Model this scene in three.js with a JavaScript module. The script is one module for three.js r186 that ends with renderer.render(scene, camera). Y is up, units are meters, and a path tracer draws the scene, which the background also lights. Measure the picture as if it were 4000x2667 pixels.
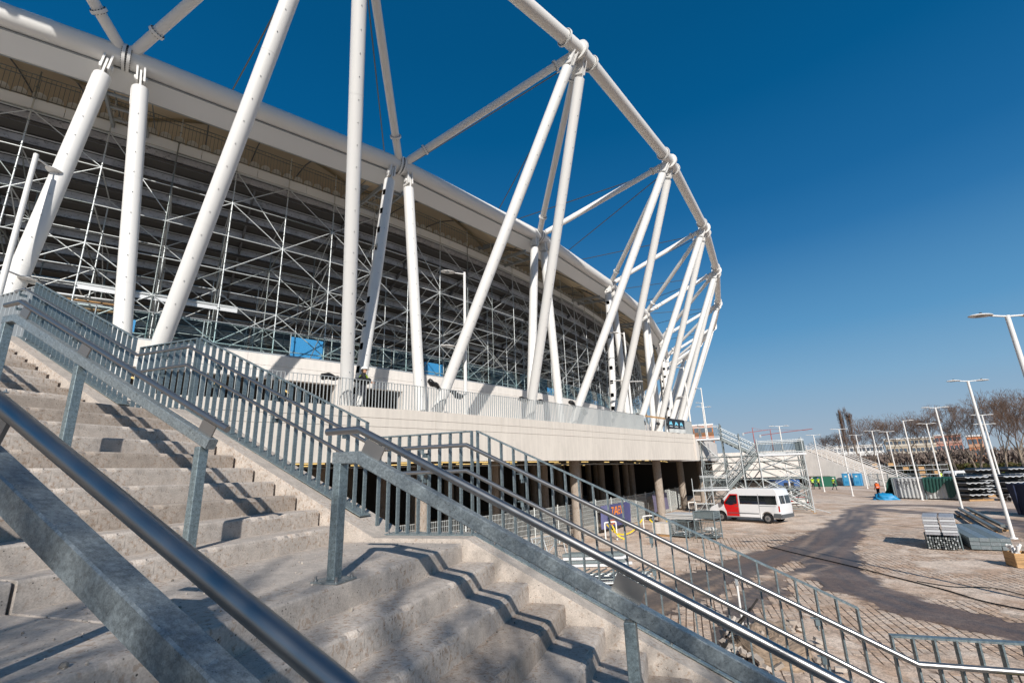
import * as THREE from 'three';
import { mergeGeometries, toCreasedNormals } from 'three/addons/utils/BufferGeometryUtils.js';
import { RoundedBoxGeometry } from 'three/addons/geometries/RoundedBoxGeometry.js';
import { MarchingCubes } from 'three/addons/objects/MarchingCubes.js';
import { Brush, Evaluator, SUBTRACTION } from 'three-bvh-csg';

// ---------------------------------------------------------------- camera, sky, sun, exposure
const scene = new THREE.Scene();
const EYE = 3.985;                                   // eye height over the yard, metres
const camera = new THREE.PerspectiveCamera(70.8, 1024 / 682, 0.05, 3000);
camera.position.set(0, EYE, 0);
camera.up.set(-0.2405, 0.9633, 0.1195);
camera.lookAt(0.9124, EYE + 0.2659, -0.3111);
scene.add(camera);

const renderer = new THREE.WebGLRenderer({ antialias: true });
renderer.toneMapping = THREE.LinearToneMapping;
renderer.toneMappingExposure = 1.18;
renderer.shadowMap.enabled = true;

const lin = (r, g, b) => new THREE.Color().setRGB(r / 255, g / 255, b / 255, THREE.SRGBColorSpace);
{ // clear late-winter sky: pale at the horizon, deep blue overhead
  const stops = [[-90, 120, 116, 110], [-3, 150, 160, 168], [0, 166, 181, 194], [3, 157, 178, 197], [8.3, 127, 170, 203], [13.7, 91, 150, 195], [23, 46, 115, 170], [28, 28, 102, 158], [38, 6, 88, 141], [46, 4, 82, 132], [70, 6, 71, 117], [90, 6, 67, 111]];
  const W = 512, H = 512, d = new Float32Array(W * H * 4);
  for (let j = 0; j < H; j++) {
    const e = ((j + 0.5) / H - 0.5) * 180;
    let i = 0; while (i < stops.length - 2 && e > stops[i + 1][0]) i++;
    const a = stops[i], b = stops[i + 1], t = Math.min(1, Math.max(0, (e - a[0]) / (b[0] - a[0])));
    const ca = lin(a[1], a[2], a[3]), cb = lin(b[1], b[2], b[3]);
    const k = 0.85;
    for (let x = 0; x < W; x++) d.set([(ca.r + (cb.r - ca.r) * t) * k, (ca.g + (cb.g - ca.g) * t) * k, (ca.b + (cb.b - ca.b) * t) * k, 1], (j * W + x) * 4);
  }
  const t = new THREE.DataTexture(d, W, H, THREE.RGBAFormat, THREE.FloatType);
  t.mapping = THREE.EquirectangularReflectionMapping; t.magFilter = t.minFilter = THREE.LinearFilter; t.needsUpdate = true;
  scene.background = t; scene.environment = t;
}
const sun = new THREE.DirectionalLight(new THREE.Color(1, 0.95, 0.885), 4.6);
sun.position.set(-79.7, 47.9, 36.7); sun.target.position.set(0, 0, 0);
sun.castShadow = true; sun.shadow.mapSize.set(4096, 4096); sun.shadow.radius = 1;
Object.assign(sun.shadow.camera, { left: -140, right: 140, top: 90, bottom: -90, near: 1, far: 400 });
scene.add(sun, sun.target);

// ---------------------------------------------------------------- helpers
let seed = 7;
const rnd = () => { seed = (seed * 1664525 + 1013904223) >>> 0; return seed / 4294967296; };
const rr = (a, b) => a + (b - a) * rnd();
const V = (x, y, z) => new THREE.Vector3(x, y, z);
const taken = {};
const numbered = n => { taken[n] = (taken[n] ?? -1) + 1; return taken[n] ? n + '_' + String(taken[n]).padStart(3, '0') : n; };
const ORD = ['first', 'second', 'third', 'fourth', 'fifth', 'sixth', 'seventh', 'eighth', 'ninth', 'tenth', 'eleventh', 'twelfth', 'thirteenth', 'fourteenth', 'fifteenth', 'sixteenth'];
function tag(o, label, category, group) { o.userData.label = label; o.userData.category = category; if (group) o.userData.group = group; return o; }
function thing(name, label, category, p = [0, 0, 0], group) {
  const g = new THREE.Group(); g.name = numbered(name); g.position.set(...p); scene.add(g); tag(g, label, category, group); return g;
}
function structure(o) { o.userData.kind = 'structure'; return o; }
function stuff(o) { o.userData.kind = 'stuff'; return o; }
// put a mesh given in world coordinates under a parent Group (unrotated)
function put(name, geo, mat, parent) {
  const m = new THREE.Mesh(geo, mat); m.name = parent === scene ? numbered(name) : name; m.castShadow = m.receiveShadow = true;
  if (parent !== scene) { m.position.sub(parent.getWorldPosition(new THREE.Vector3())); }
  parent.add(m); return m;
}
const flat = g => { const n = g.index ? g.toNonIndexed() : g; return n; };
const keep = g => { for (const k of Object.keys(g.attributes)) if (!['position', 'normal', 'uv', 'color'].includes(k)) g.deleteAttribute(k); return g; };
const merge = list => mergeGeometries(list.map(g => keep(flat(g))), false);
// uv in metres by the dominant axis of each face
function metreUV(g) {
  g = flat(g); const p = g.attributes.position, n = p.count, uv = new Float32Array(n * 2);
  const a = V(), b = V(), c = V(), e = V(), f = V();
  for (let i = 0; i < n; i += 3) {
    a.fromBufferAttribute(p, i); b.fromBufferAttribute(p, i + 1); c.fromBufferAttribute(p, i + 2);
    e.subVectors(b, a).cross(f.subVectors(c, a)); const x = Math.abs(e.x), y = Math.abs(e.y), z = Math.abs(e.z);
    [a, b, c].forEach((q, k) => { const [u, v] = y >= x && y >= z ? [q.x, q.z] : x >= z ? [q.z, q.y] : [q.x, q.y]; uv[(i + k) * 2] = u; uv[(i + k) * 2 + 1] = v; });
  }
  g.setAttribute('uv', new THREE.BufferAttribute(uv, 2)); return g;
}
const UNIT = {};
const unitCyl = (seg, t = 1, open = false) => UNIT[seg + '_' + t + open] ??= new THREE.CylinderGeometry(t, 1, 1, seg >= 28 ? 64 : seg, seg >= 28 ? 12 : 1, open);
const Y = V(0, 1, 0), qTmp = new THREE.Quaternion();
// a round bar from a to b (world coordinates) as one mesh with a shared geometry
function rod(name, a, b, r, mat, parent, seg = 10, taper = 1) {
  const m = put(name, unitCyl(seg, taper), mat, parent), d = V().subVectors(b, a), L = d.length();
  m.position.add(V().addVectors(a, b).multiplyScalar(0.5)); m.quaternion.setFromUnitVectors(Y, d.divideScalar(L)); m.scale.set(r, L, r); return m;
}
// the same as a geometry, for joining
function rodGeo(a, b, r, seg = 6, r2 = r) {
  const d = V().subVectors(b, a), L = d.length(); const g = new THREE.CylinderGeometry(r2, r, L, seg, 1, seg < 6);
  g.applyQuaternion(qTmp.setFromUnitVectors(Y, d.divideScalar(L))); const c = V().addVectors(a, b).multiplyScalar(0.5); g.translate(c.x, c.y, c.z); return g;
}
const BOXES = {};
const boxGeo = (w, h, d) => BOXES[[w, h, d].map(v => v.toFixed(4)).join()] ??= metreUV(new THREE.BoxGeometry(w, h, d));
function box(name, w, h, d, x, y, z, mat, parent, turn = 0) { const m = put(name, boxGeo(w, h, d), mat, parent); m.position.add(V(x, y, z)); m.rotation.y = turn; return m; }
const bg = (w, h, d, x, y, z, turn = 0) => { const g = new THREE.BoxGeometry(w, h, d); if (turn) g.rotateY(turn); g.translate(x, y, z); return g; };
// a flat bar of section w (sideways) by t, from a to b; side = direction of w
function barGeo(a, b, w, t, side) {
  const d = V().subVectors(b, a), L = d.length(); d.divideScalar(L); const s = side.clone().addScaledVector(d, -side.dot(d)).normalize(), u = V().crossVectors(s, d);
  const g = new THREE.BoxGeometry(w, L, t); const m = new THREE.Matrix4().makeBasis(s, d, u.negate()); if (m.determinant() < 0) m.makeBasis(s, d, u.negate());
  const c = V().addVectors(a, b).multiplyScalar(0.5); m.setPosition(c.x, c.y, c.z); g.applyMatrix4(m); return g;
}
const bar = (name, a, b, w, t, side, mat, parent) => put(name, metreUV(barGeo(a, b, w, t, side)), mat, parent);
// quad a b c d pushed by vector e
function slabGeo(a, b, c, d, e) {
  const q = [a, b, c, d], w = q.map(p => p.clone().add(e)), P = [], tri = (...t) => t.forEach(v => P.push(v.x, v.y, v.z));
  const quad = (p, q2, r, s) => { tri(p, q2, r); tri(p, r, s); };
  quad(a, b, c, d); quad(w[3], w[2], w[1], w[0]);
  for (let i = 0; i < 4; i++) { const j = (i + 1) % 4; quad(q[j], q[i], w[i], w[j]); }
  const g = new THREE.BufferGeometry(); g.setAttribute('position', new THREE.Float32BufferAttribute(P, 3)); g.computeVertexNormals();
  return metreUV(g);
}
// horizontal prism from plan points [x,z]
function prismGeo(pts, y0, y1) {
  const s = new THREE.Shape(pts.map(([x, z]) => new THREE.Vector2(x, -z)));
  const g = new THREE.ExtrudeGeometry(s, { depth: y1 - y0, bevelEnabled: false }); g.rotateX(-Math.PI / 2); g.translate(0, y0, 0); return metreUV(g);
}
function tubeGeo(pts, r, seg = 10, n = 0, closed = false) {
  const path = new THREE.CurvePath(); for (let i = 0; i + 1 < pts.length; i++) path.add(new THREE.LineCurve3(pts[i], pts[i + 1]));
  return new THREE.TubeGeometry(n ? new THREE.CatmullRomCurve3(pts, closed, 'catmullrom', 0.4) : path, n || pts.length * 8, r, seg, closed);
}
function sweep(pts, r, seg = 14) { // round bar round bends with mitred joints
  const P = [], N = [], I = []; const n = pts.length;
  for (let i = 0; i < n; i++) {
    const d0 = i ? V().subVectors(pts[i], pts[i - 1]).normalize() : null, d1 = i < n - 1 ? V().subVectors(pts[i + 1], pts[i]).normalize() : null;
    const t = d0 && d1 ? V().addVectors(d0, d1).normalize() : (d0 ?? d1).clone(); const k = d0 && d1 ? 1 / Math.max(0.3, t.dot(d1)) : 1;
    const s = V(1, 0, 0).addScaledVector(t, -t.x).normalize(), u = V().crossVectors(t, s); const bend = d0 && d1 ? V().subVectors(d1, d0) : V(); if (bend.length() > 1e-6) bend.normalize();
    for (let j = 0; j <= seg; j++) { const a = j / seg * 2 * Math.PI, o = s.clone().multiplyScalar(Math.cos(a)).addScaledVector(u, Math.sin(a)); const m = o.clone().multiplyScalar(r).addScaledVector(bend, o.dot(bend) * r * (k - 1)); P.push(pts[i].x + m.x, pts[i].y + m.y, pts[i].z + m.z); N.push(o.x, o.y, o.z); }
  }
  for (let i = 0; i < n - 1; i++) for (let j = 0; j < seg; j++) { const a = i * (seg + 1) + j, b = a + seg + 1; I.push(a, a + 1, b, b, a + 1, b + 1); }
  const g = new THREE.BufferGeometry(); g.setAttribute('position', new THREE.Float32BufferAttribute(P, 3)); g.setAttribute('normal', new THREE.Float32BufferAttribute(N, 3)); g.setAttribute('uv', new THREE.Float32BufferAttribute(new Float32Array(P.length / 3 * 2), 2)); g.setIndex(I);
  const caps = [[pts[0], V().subVectors(pts[0], pts[1])], [pts[n - 1], V().subVectors(pts[n - 1], pts[n - 2])]].map(([p, d]) => { const c = new THREE.CircleGeometry(r, seg); c.applyQuaternion(qTmp.setFromUnitVectors(V(0, 0, 1), d.normalize())); c.translate(p.x, p.y, p.z); return c; });
  return merge([g, ...caps]);
}

// ---------------------------------------------------------------- procedural textures
function tileNoise(size, cells, oct, sd) { // tileable value noise, 0..1
  const out = new Float32Array(size * size); let amp = 1, tot = 0; let s = sd; const r = () => { s = (s * 1664525 + 1013904223) >>> 0; return s / 4294967296; };
  for (let o = 0; o < oct; o++, cells *= 2, amp *= 0.55) {
    const g = new Float32Array(cells * cells).map(r); tot += amp;
    for (let y = 0; y < size; y++) { const v = y / size * cells, y0 = Math.floor(v), fy = v - y0, sy = fy * fy * (3 - 2 * fy), a0 = (y0 % cells) * cells, a1 = ((y0 + 1) % cells) * cells;
      for (let x = 0; x < size; x++) { const u = x / size * cells, x0 = Math.floor(u), fx = u - x0, sx = fx * fx * (3 - 2 * fx), x1 = (x0 + 1) % cells; const xa = x0 % cells;
        const t = g[a0 + xa] * (1 - sx) + g[a0 + x1] * sx, b = g[a1 + xa] * (1 - sx) + g[a1 + x1] * sx; out[y * size + x] += amp * (t * (1 - sy) + b * sy); } }
  }
  for (let i = 0; i < out.length; i++) out[i] /= tot; return out;
}
function dataTex(size, fn, metres, color = true) {
  const d = new Uint8Array(size * size * 4);
  for (let i = 0; i < size * size; i++) { const c = fn(i, i % size, (i / size) | 0); const [r, g, b] = typeof c === 'number' ? [c, c, c] : c; d[i * 4] = Math.max(0, Math.min(255, r)); d[i * 4 + 1] = Math.max(0, Math.min(255, g)); d[i * 4 + 2] = Math.max(0, Math.min(255, b)); d[i * 4 + 3] = 255; }
  const t = new THREE.DataTexture(d, size, size); t.wrapS = t.wrapT = THREE.RepeatWrapping; t.magFilter = THREE.LinearFilter; t.minFilter = THREE.LinearMipmapLinearFilter; t.generateMipmaps = true; t.repeat.set(1 / metres, 1 / metres); if (color) t.colorSpace = THREE.SRGBColorSpace; t.needsUpdate = true; return t;
}
const nA = tileNoise(512, 4, 7, 11), nB = tileNoise(512, 32, 4, 23), nC = tileNoise(512, 8, 5, 37), nD = tileNoise(512, 128, 2, 51);
const sm = (a, b, x) => { const t = Math.max(0, Math.min(1, (x - a) / (b - a))); return t * t * (3 - 2 * t); };
// stair concrete: warm grey, faint clouds, sand grain, blow holes, a few drips and rust-brown stains
const S1 = 1024, mA = tileNoise(S1, 3, 5, 71), mB = tileNoise(S1, 24, 5, 83), mC = tileNoise(S1, 256, 2, 97), pores = new Float32Array(S1 * S1);
{ let q = 5; const r = () => { q = (q * 1664525 + 1013904223) >>> 0; return q / 4294967296; }; for (let n = 0; n < 2000; n++) { const x = r() * S1, y = r() * S1, R = 0.7 + 2.6 * r() ** 4, d = 0.35 + 0.5 * r(); for (let v = -4; v <= 4; v++) for (let u = -4; u <= 4; u++) { const e = Math.hypot(u, v); if (e <= R) { const at = ((Math.floor(y) + v + S1) % S1) * S1 + (Math.floor(x) + u + S1) % S1; pores[at] = Math.max(pores[at], d * (1 - 0.5 * e / R)); } } } for (let n = 0; n < 60; n++) { let x = r() * S1, y = r() * S1; const L = 20 + 60 * r(), d = 0.12 + 0.16 * r(); for (let k = 0; k < L; k++) { x += r() - 0.5; for (let u = -1; u <= 1; u++) { const at = ((Math.floor(y) + k) % S1) * S1 + (Math.floor(x) + u + S1) % S1; pores[at] = Math.max(pores[at], d * (1 - k / L)); } } } }
const stepMap = dataTex(S1, i => { const st = sm(0.56, 0.7, mB[(i * 3 + 511) % (S1 * S1)]) * sm(0.45, 0.6, mA[i]) * 0.16; const c = (1 + 0.16 * (mA[i] - 0.5) + 0.2 * (mB[i] - 0.5) + 0.22 * (mC[i] - 0.5)) * (1 - pores[i]); return [181 * c * (1 - st * 0.7), 171 * c * (1 - st), 161 * c * (1 - st * 1.25)]; }, 1.6);
const stepBump = dataTex(S1, i => 150 + 70 * (mC[i] - 0.5) + 60 * (mB[i] - 0.5) - 150 * pores[i], 1.6, false);
// fair-faced podium concrete: pale, faint vertical runs and cloudiness
const paleMap = dataTex(512, (i, x, y) => { const run = nB[(y >> 4) * 512 + x]; const c = 1 + 0.09 * (nA[i] - 0.5) + 0.09 * (run - 0.5) + 0.03 * (nD[i] - 0.5) - 0.1 * sm(0.72, 0.85, nB[i]) * sm(0.55, 0.7, nC[i]); return [214 * c, 208 * c, 201 * c]; }, 3.3);
const galvMap = dataTex(512, (i, x, y) => { const c = 1 + 0.2 * (nC[i] - 0.5) + 0.42 * (nB[i] - 0.5) + 0.3 * (nD[i] - 0.5); return [143 * c, 152 * c, 155 * c]; }, 0.34);
const galvRough = dataTex(512, i => 120 + 110 * (nB[i] - 0.5) + 90 * (nC[i] - 0.5), 0.55, false);
const grainMap = dataTex(512, (i) => { const c = 0.9 + 0.36 * (nD[i] - 0.5) + 0.32 * (nB[i] - 0.5) + 0.22 * (nA[i] - 0.5); return [255 * c, 253 * c, 250 * c]; }, 2.3);
const grainBump = dataTex(512, i => 128 + 140 * (nB[i] - 0.5) + 80 * (nD[i] - 0.5) + 90 * (nA[i] - 0.5), 2.3, false);
const aluMap = dataTex(512, (i, x, y) => { const c = 1 + 0.3 * (nA[(y >> 3) * 512 * 8 % 262144 + x] - 0.5) + 0.25 * (nC[i] - 0.5) - 0.25 * sm(0.62, 0.75, nB[i]); return [196 * c, 196 * c, 198 * c]; }, 2.2);
const woodMap = dataTex(512, (i, x, y) => { const c = 1 + 0.5 * (nB[(y) * 512 + (x >> 4)] - 0.5) + 0.3 * (nA[i] - 0.5); return [176 * c, 140 * c, 98 * c]; }, 1.0);

const std = (o) => new THREE.MeshStandardMaterial(o), phys = o => new THREE.MeshPhysicalMaterial(o);
const M = {
  step: std({ map: stepMap, bumpMap: stepBump, bumpScale: 0.0018, roughness: 0.88, color: 0xffffff }),
  stepDark: std({ map: stepMap, bumpMap: stepBump, bumpScale: 0.0018, roughness: 0.9, color: 0xe6e2de }),
  pale: std({ map: paleMap, roughness: 0.8 }),
  paleB: std({ map: paleMap, roughness: 0.82, color: 0xf4f1ec }),
  concreteGrey: std({ map: stepMap, roughness: 0.9, color: 0xd8d4cf }),
  dark: std({ color: 0x2a2724, roughness: 0.95 }),
  black: std({ color: 0x0b0b0c, roughness: 0.8 }),
  galv: std({ map: galvMap, roughnessMap: galvRough, roughness: 0.85, metalness: 0.55 }),
  galvB: std({ map: galvMap, roughnessMap: galvRough, roughness: 0.9, metalness: 0.45, color: 0xdfe8ea }),
  galvDull: std({ map: galvMap, roughness: 0.6, metalness: 0.35, color: 0xd0d6d6 }),
  inox: std({ color: 0xa9a7a5, metalness: 1, roughness: 0.38 }),
  inoxPlate: std({ color: 0x9a9590, metalness: 0.8, roughness: 0.42 }),
  fascia: std({ color: 0xe4ebf2, roughness: 0.45 }),
  railBar: std({ color: 0xb4b9ba, roughness: 0.5, metalness: 0.2 }),
  fence: std({ color: 0xc4c7c4, roughness: 0.55, metalness: 0.1 }),
  white: std({ color: 0xdcdad6, roughness: 0.5 }),
  whiteFlat: std({ color: 0xdedcd8, roughness: 0.6 }),
  greySteel: std({ color: 0x9ea3a6, roughness: 0.5, metalness: 0.4 }),
  cable: std({ color: 0x55585b, roughness: 0.5, metalness: 0.6 }),
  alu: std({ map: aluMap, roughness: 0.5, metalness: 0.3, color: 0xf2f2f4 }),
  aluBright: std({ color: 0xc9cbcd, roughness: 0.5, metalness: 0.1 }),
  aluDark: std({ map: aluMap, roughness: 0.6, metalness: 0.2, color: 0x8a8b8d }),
  treadShade: std({ color: 0x4b4947, roughness: 0.75 }),  // dark grey in place of the shade below the stand treads
  holeShade: std({ color: 0x5b5753, roughness: 0.7, metalness: 0.3 }),  // dark tone for the shaded inside of the holed columns
  scaf: std({ color: 0xc3c7c7, roughness: 0.45, metalness: 0.35 }),
  scafDark: std({ color: 0x7f8584, roughness: 0.5, metalness: 0.6 }),
  membrane: phys({ color: 0xc9b492, roughness: 1, transmission: 0.06, thickness: 0, side: THREE.DoubleSide }),
  seat: std({ color: 0xcfd2d3, roughness: 0.5 }),
  glass: phys({ color: 0xf0f8f8, roughness: 0.03, transmission: 1, thickness: 0, ior: 1.25 }),
  blueSheet: std({ color: 0x3f8fc8, roughness: 0.6 }),
  bag: std({ color: 0x141416, roughness: 0.38 }),
  bolt: std({ color: 0xa8a9aa, metalness: 0.9, roughness: 0.3 }),
  boltDark: std({ color: 0x3c3e40, metalness: 0.5, roughness: 0.5 }),
  strip: std({ color: 0xffe9b0, emissive: 0xffd98a, emissiveIntensity: 0.9 }),
  wood: std({ map: woodMap, roughness: 0.9 }),
  sand: std({ map: grainMap, bumpMap: grainBump, bumpScale: 0.02, roughness: 1, vertexColors: true }),
  mud: std({ map: grainMap, bumpMap: grainBump, bumpScale: 0.012, roughness: 0.5, vertexColors: true }),
  paver: std({ map: grainMap, bumpMap: grainBump, bumpScale: 0.003, roughness: 0.92, vertexColors: true }),
  tarp: std({ color: 0x1d4a41, roughness: 0.55, side: THREE.DoubleSide }),
  blueTarp: std({ color: 0x1d86b8, roughness: 0.5, side: THREE.DoubleSide }),
  shell: std({ color: 0x26282a, roughness: 0.35, metalness: 0.2 }),
  rubber: std({ color: 0x17171a, roughness: 0.85 }),
  carWhite: phys({ color: 0xe2e3e4, roughness: 0.3, clearcoat: 0.8, clearcoatRoughness: 0.08 }),
  carRed: phys({ color: 0xc8140c, roughness: 0.32, clearcoat: 0.8, clearcoatRoughness: 0.08 }),
  carGlass: phys({ color: 0x14191b, roughness: 0.06, metalness: 0.0, clearcoat: 1 }),
  carGrey: std({ color: 0x55585b, roughness: 0.6 }),
  farPane: std({ color: 0x59636d, roughness: 0.25 }),
  crane: std({ color: 0xa4605c, roughness: 0.7 }),  // red muted to put distance haze into the colour
  red: std({ color: 0xb8281e, roughness: 0.6 }),
  orange: std({ color: 0xc8763c, roughness: 0.8 }),
  yellow: std({ color: 0xe0c21c, roughness: 0.6 }),
  hiVis: std({ color: 0xc6e22a, roughness: 0.7, emissive: 0x000000 }),
  bark: std({ color: 0x8d8071, roughness: 0.95 }),
  twig: std({ color: 0x6f5a4c, roughness: 0.95 }),
  hedge: std({ color: 0x3a4424, roughness: 1 }),
};

// ---------------------------------------------------------------- ground: sandy yard, mud tracks, concrete pavers
const hash2 = (x, y) => { const s = Math.sin(x * 127.1 + y * 311.7) * 43758.5453; return s - Math.floor(s); };
function vnoise(x, y) { const x0 = Math.floor(x), y0 = Math.floor(y), fx = x - x0, fy = y - y0, u = fx * fx * (3 - 2 * fx), v = fy * fy * (3 - 2 * fy); return (hash2(x0, y0) * (1 - u) + hash2(x0 + 1, y0) * u) * (1 - v) + (hash2(x0, y0 + 1) * (1 - u) + hash2(x0 + 1, y0 + 1) * u) * v; }
const fbm = (x, y) => 0.5 * vnoise(x, y) + 0.27 * vnoise(x * 2.1 + 7, y * 2.1 + 3) + 0.15 * vnoise(x * 4.3 + 1, y * 4.3 + 9) + 0.08 * vnoise(x * 9.1, y * 9.1);
const TRACKS = [
  { w: 1.25, p: [[9, -4.2], [15, -2.6], [19, -0.6], [24, 2.2], [30, 5.4], [38, 9.2], [46, 12.2], [52, 14.0], [56, 16.5], [55, 20], [49, 23], [42, 23], [30, 22], [16, 21]] },
  { w: 1.05, p: [[50, 13.4], [42, 10.9], [34, 7.9], [28, 5.9], [23.5, 4.75], [20, 4.75], [17.4, 5.6], [15.6, 7.1], [13.5, 10], [11, 15]] },
  { w: 1.2, p: [[52, 14.6], [46, 17.5], [40, 19], [34, 17.5], [26, 17], [14, 18]] },
  { w: 0.45, p: [[24, 4.6], [21.5, 2.8], [17, 1.0], [12, 0.2]] },
];
let segS = 0;
function segDist(x, z, p) { let best = 1e9, acc = 0; for (let i = 0; i + 1 < p.length; i++) { const [ax, az] = p[i], [bx, bz] = p[i + 1], dx = bx - ax, dz = bz - az; const t = Math.max(0, Math.min(1, ((x - ax) * dx + (z - az) * dz) / (dx * dx + dz * dz))); const h = Math.hypot(x - ax - dx * t, z - az - dz * t), L = Math.hypot(dx, dz); if (h < best) { best = h; segS = acc + t * L; } acc += L; } return best; }
function mudAt(x, z) { let m = 0; if (x < 5 || x > 62 || z < -8 || z > 30) return 0; const n = fbm(x * 0.9, z * 0.9) - 0.5, n2 = fbm(x * 3.1, z * 3.1) - 0.5; for (const t of TRACKS) { const d = segDist(x, z, t.p) + n * 1.1 + n2 * 0.7; m = Math.max(m, 1 - sm(t.w * 0.72, t.w * 1.12, d)); } return m; }
function sandAt(x, z) { // loose sand lying over the pavers
  const n = fbm(x * 0.45 + 3, z * 0.45), n2 = fbm(x * 2.2, z * 2.2);
  let s = sm(0.56, 0.68, n + 0.24 * (n2 - 0.5) + 0.4 * sm(1.5, -3.5, z - 0.1 * (x - 22)) * sm(17, 22, x));
  s = Math.max(s, sm(33, 40, x + 4 * n)); s = Math.max(s, 0.9 * sm(0.6, 0.7, n2) * sm(0.38, 0.5, n)); return s;
}
const groundHeight = (x, z) => { const m = mudAt(x, z), s = sandAt(x, z); return -0.014 + 0.022 * Math.max(s, sm(0.15, 0.6, m)) + 0.012 * (fbm(x * 1.7, z * 1.7) - 0.5) * Math.max(m, s); };
const cSand = lin(240, 221, 204), cSand2 = lin(226, 202, 182), cMud = lin(128, 106, 91), cWet = lin(98, 88, 84), cCrest = lin(178, 152, 130), cJoint = lin(96, 78, 66), cPave = lin(224, 206, 190), cPave2 = lin(206, 184, 166), cDirt = lin(196, 164, 138);
function groundColor(x, z, c = new THREE.Color()) {
  const m = mudAt(x, z), s = sandAt(x, z), n = fbm(x * 0.6 + 20, z * 0.6 + 4), n2 = fbm(x * 2.7 + 5, z * 2.7);
  c.copy(cJoint).lerp(s > 0.02 ? new THREE.Color().copy(cSand).lerp(cSand2, sm(0.35, 0.65, n)).lerp(cDirt, 0.7 * sm(0.52, 0.66, n2 * 0.6 + n * 0.4)) : cJoint, s);
  if (m > 0.01) { let rut = 0; for (const t of TRACKS) { const d = segDist(x, z, t.p), s = segS; if (d < t.w * 1.4) rut = Math.max(rut, vnoise(d * 2.3 + 3, s * 0.12 + d) * 0.62 + 0.38 * vnoise(d * 4.9 + 9, s * 0.3)); } c.lerp(new THREE.Color().copy(cMud).lerp(cWet, sm(0.3, 0.55, rut)).lerp(cCrest, 0.8 * sm(0.6, 0.76, rut)), sm(0, 0.8, m) * 0.93); }
  return c;
}
const groundThing = new THREE.Group(); groundThing.name = 'ground'; structure(groundThing); scene.add(groundThing);
{
  const line = (a, b, f0, f1, fine, coarse) => { const o = [...coarse.filter(v => v < f0)]; for (let v = f0; v <= f1 + 1e-6; v += fine) o.push(v); return [...o, ...coarse.filter(v => v > f1)]; };
  const co = [-2000, -900, -400, -200, -120, -80, -60, -45, -35, -28, -22, -18, -15, -12, -10, -8, -6, -4, -2, 0, 2, 3.5, 5];
  const far = [47, 49, 51, 53, 55, 57, 59, 62, 65, 69, 74, 80, 88, 98, 110, 125, 145, 170, 200, 260, 400, 900, 2000];
  const more = []; for (let v = 31; v < 62; v += 0.32) more.push(v); const xs = line(0, 0, 7, 30.8, 0.17, [...co, ...more, ...far.filter(v => v > 62)]), zs = line(0, 0, -9, 13, 0.17, [...co.filter(v => v < -9), ...Array.from({ length: 11 }, (_, i) => 13.2 + i * 0.32), 16.8, 17.2, 18, 18.8, 19.6, 20.4, 21.2, 22, 22.8, 23.6, 24.5, 26, 28, 30, 34, 40, 48, 60, 80, 110, 160, 250, 400, 900, 2000]);
  const nx = xs.length, nz = zs.length, P = new Float32Array(nx * nz * 3), C = new Float32Array(nx * nz * 3), U = new Float32Array(nx * nz * 2), mud = new Float32Array(nx * nz); const c = new THREE.Color();
  for (let j = 0; j < nz; j++) for (let i = 0; i < nx; i++) { const k = j * nx + i, x = xs[i], z = zs[j]; const under = z < 4.6 && x < 5.2 ? 0 : 0; P.set([x, groundHeight(x, z) + under, z], k * 3); groundColor(x, z, c); C.set([c.r, c.g, c.b], k * 3); U.set([x, z], k * 2); mud[k] = mudAt(x, z); }
  const dry = [], wet = [];
  for (let j = 0; j < nz - 1; j++) for (let i = 0; i < nx - 1; i++) { const a = j * nx + i, b = a + 1, d = a + nx, e = d + 1; (mud[a] + mud[b] + mud[d] + mud[e] > 2 ? wet : dry).push(a, d, b, b, d, e); }
  const mk = idx => { const g = new THREE.BufferGeometry(); g.setAttribute('position', new THREE.BufferAttribute(P, 3)); g.setAttribute('color', new THREE.BufferAttribute(C, 3)); g.setAttribute('uv', new THREE.BufferAttribute(U, 2)); g.setIndex(idx); g.computeVertexNormals(); return g; };
  const nrm = mk([...dry, ...wet]).attributes.normal; const gd = mk(dry), gw = mk(wet); gd.setAttribute('normal', nrm); gw.setAttribute('normal', nrm);
  put('sand', gd, M.sand, groundThing); put('mud_track', gw, M.mud, groundThing);
}
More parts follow.
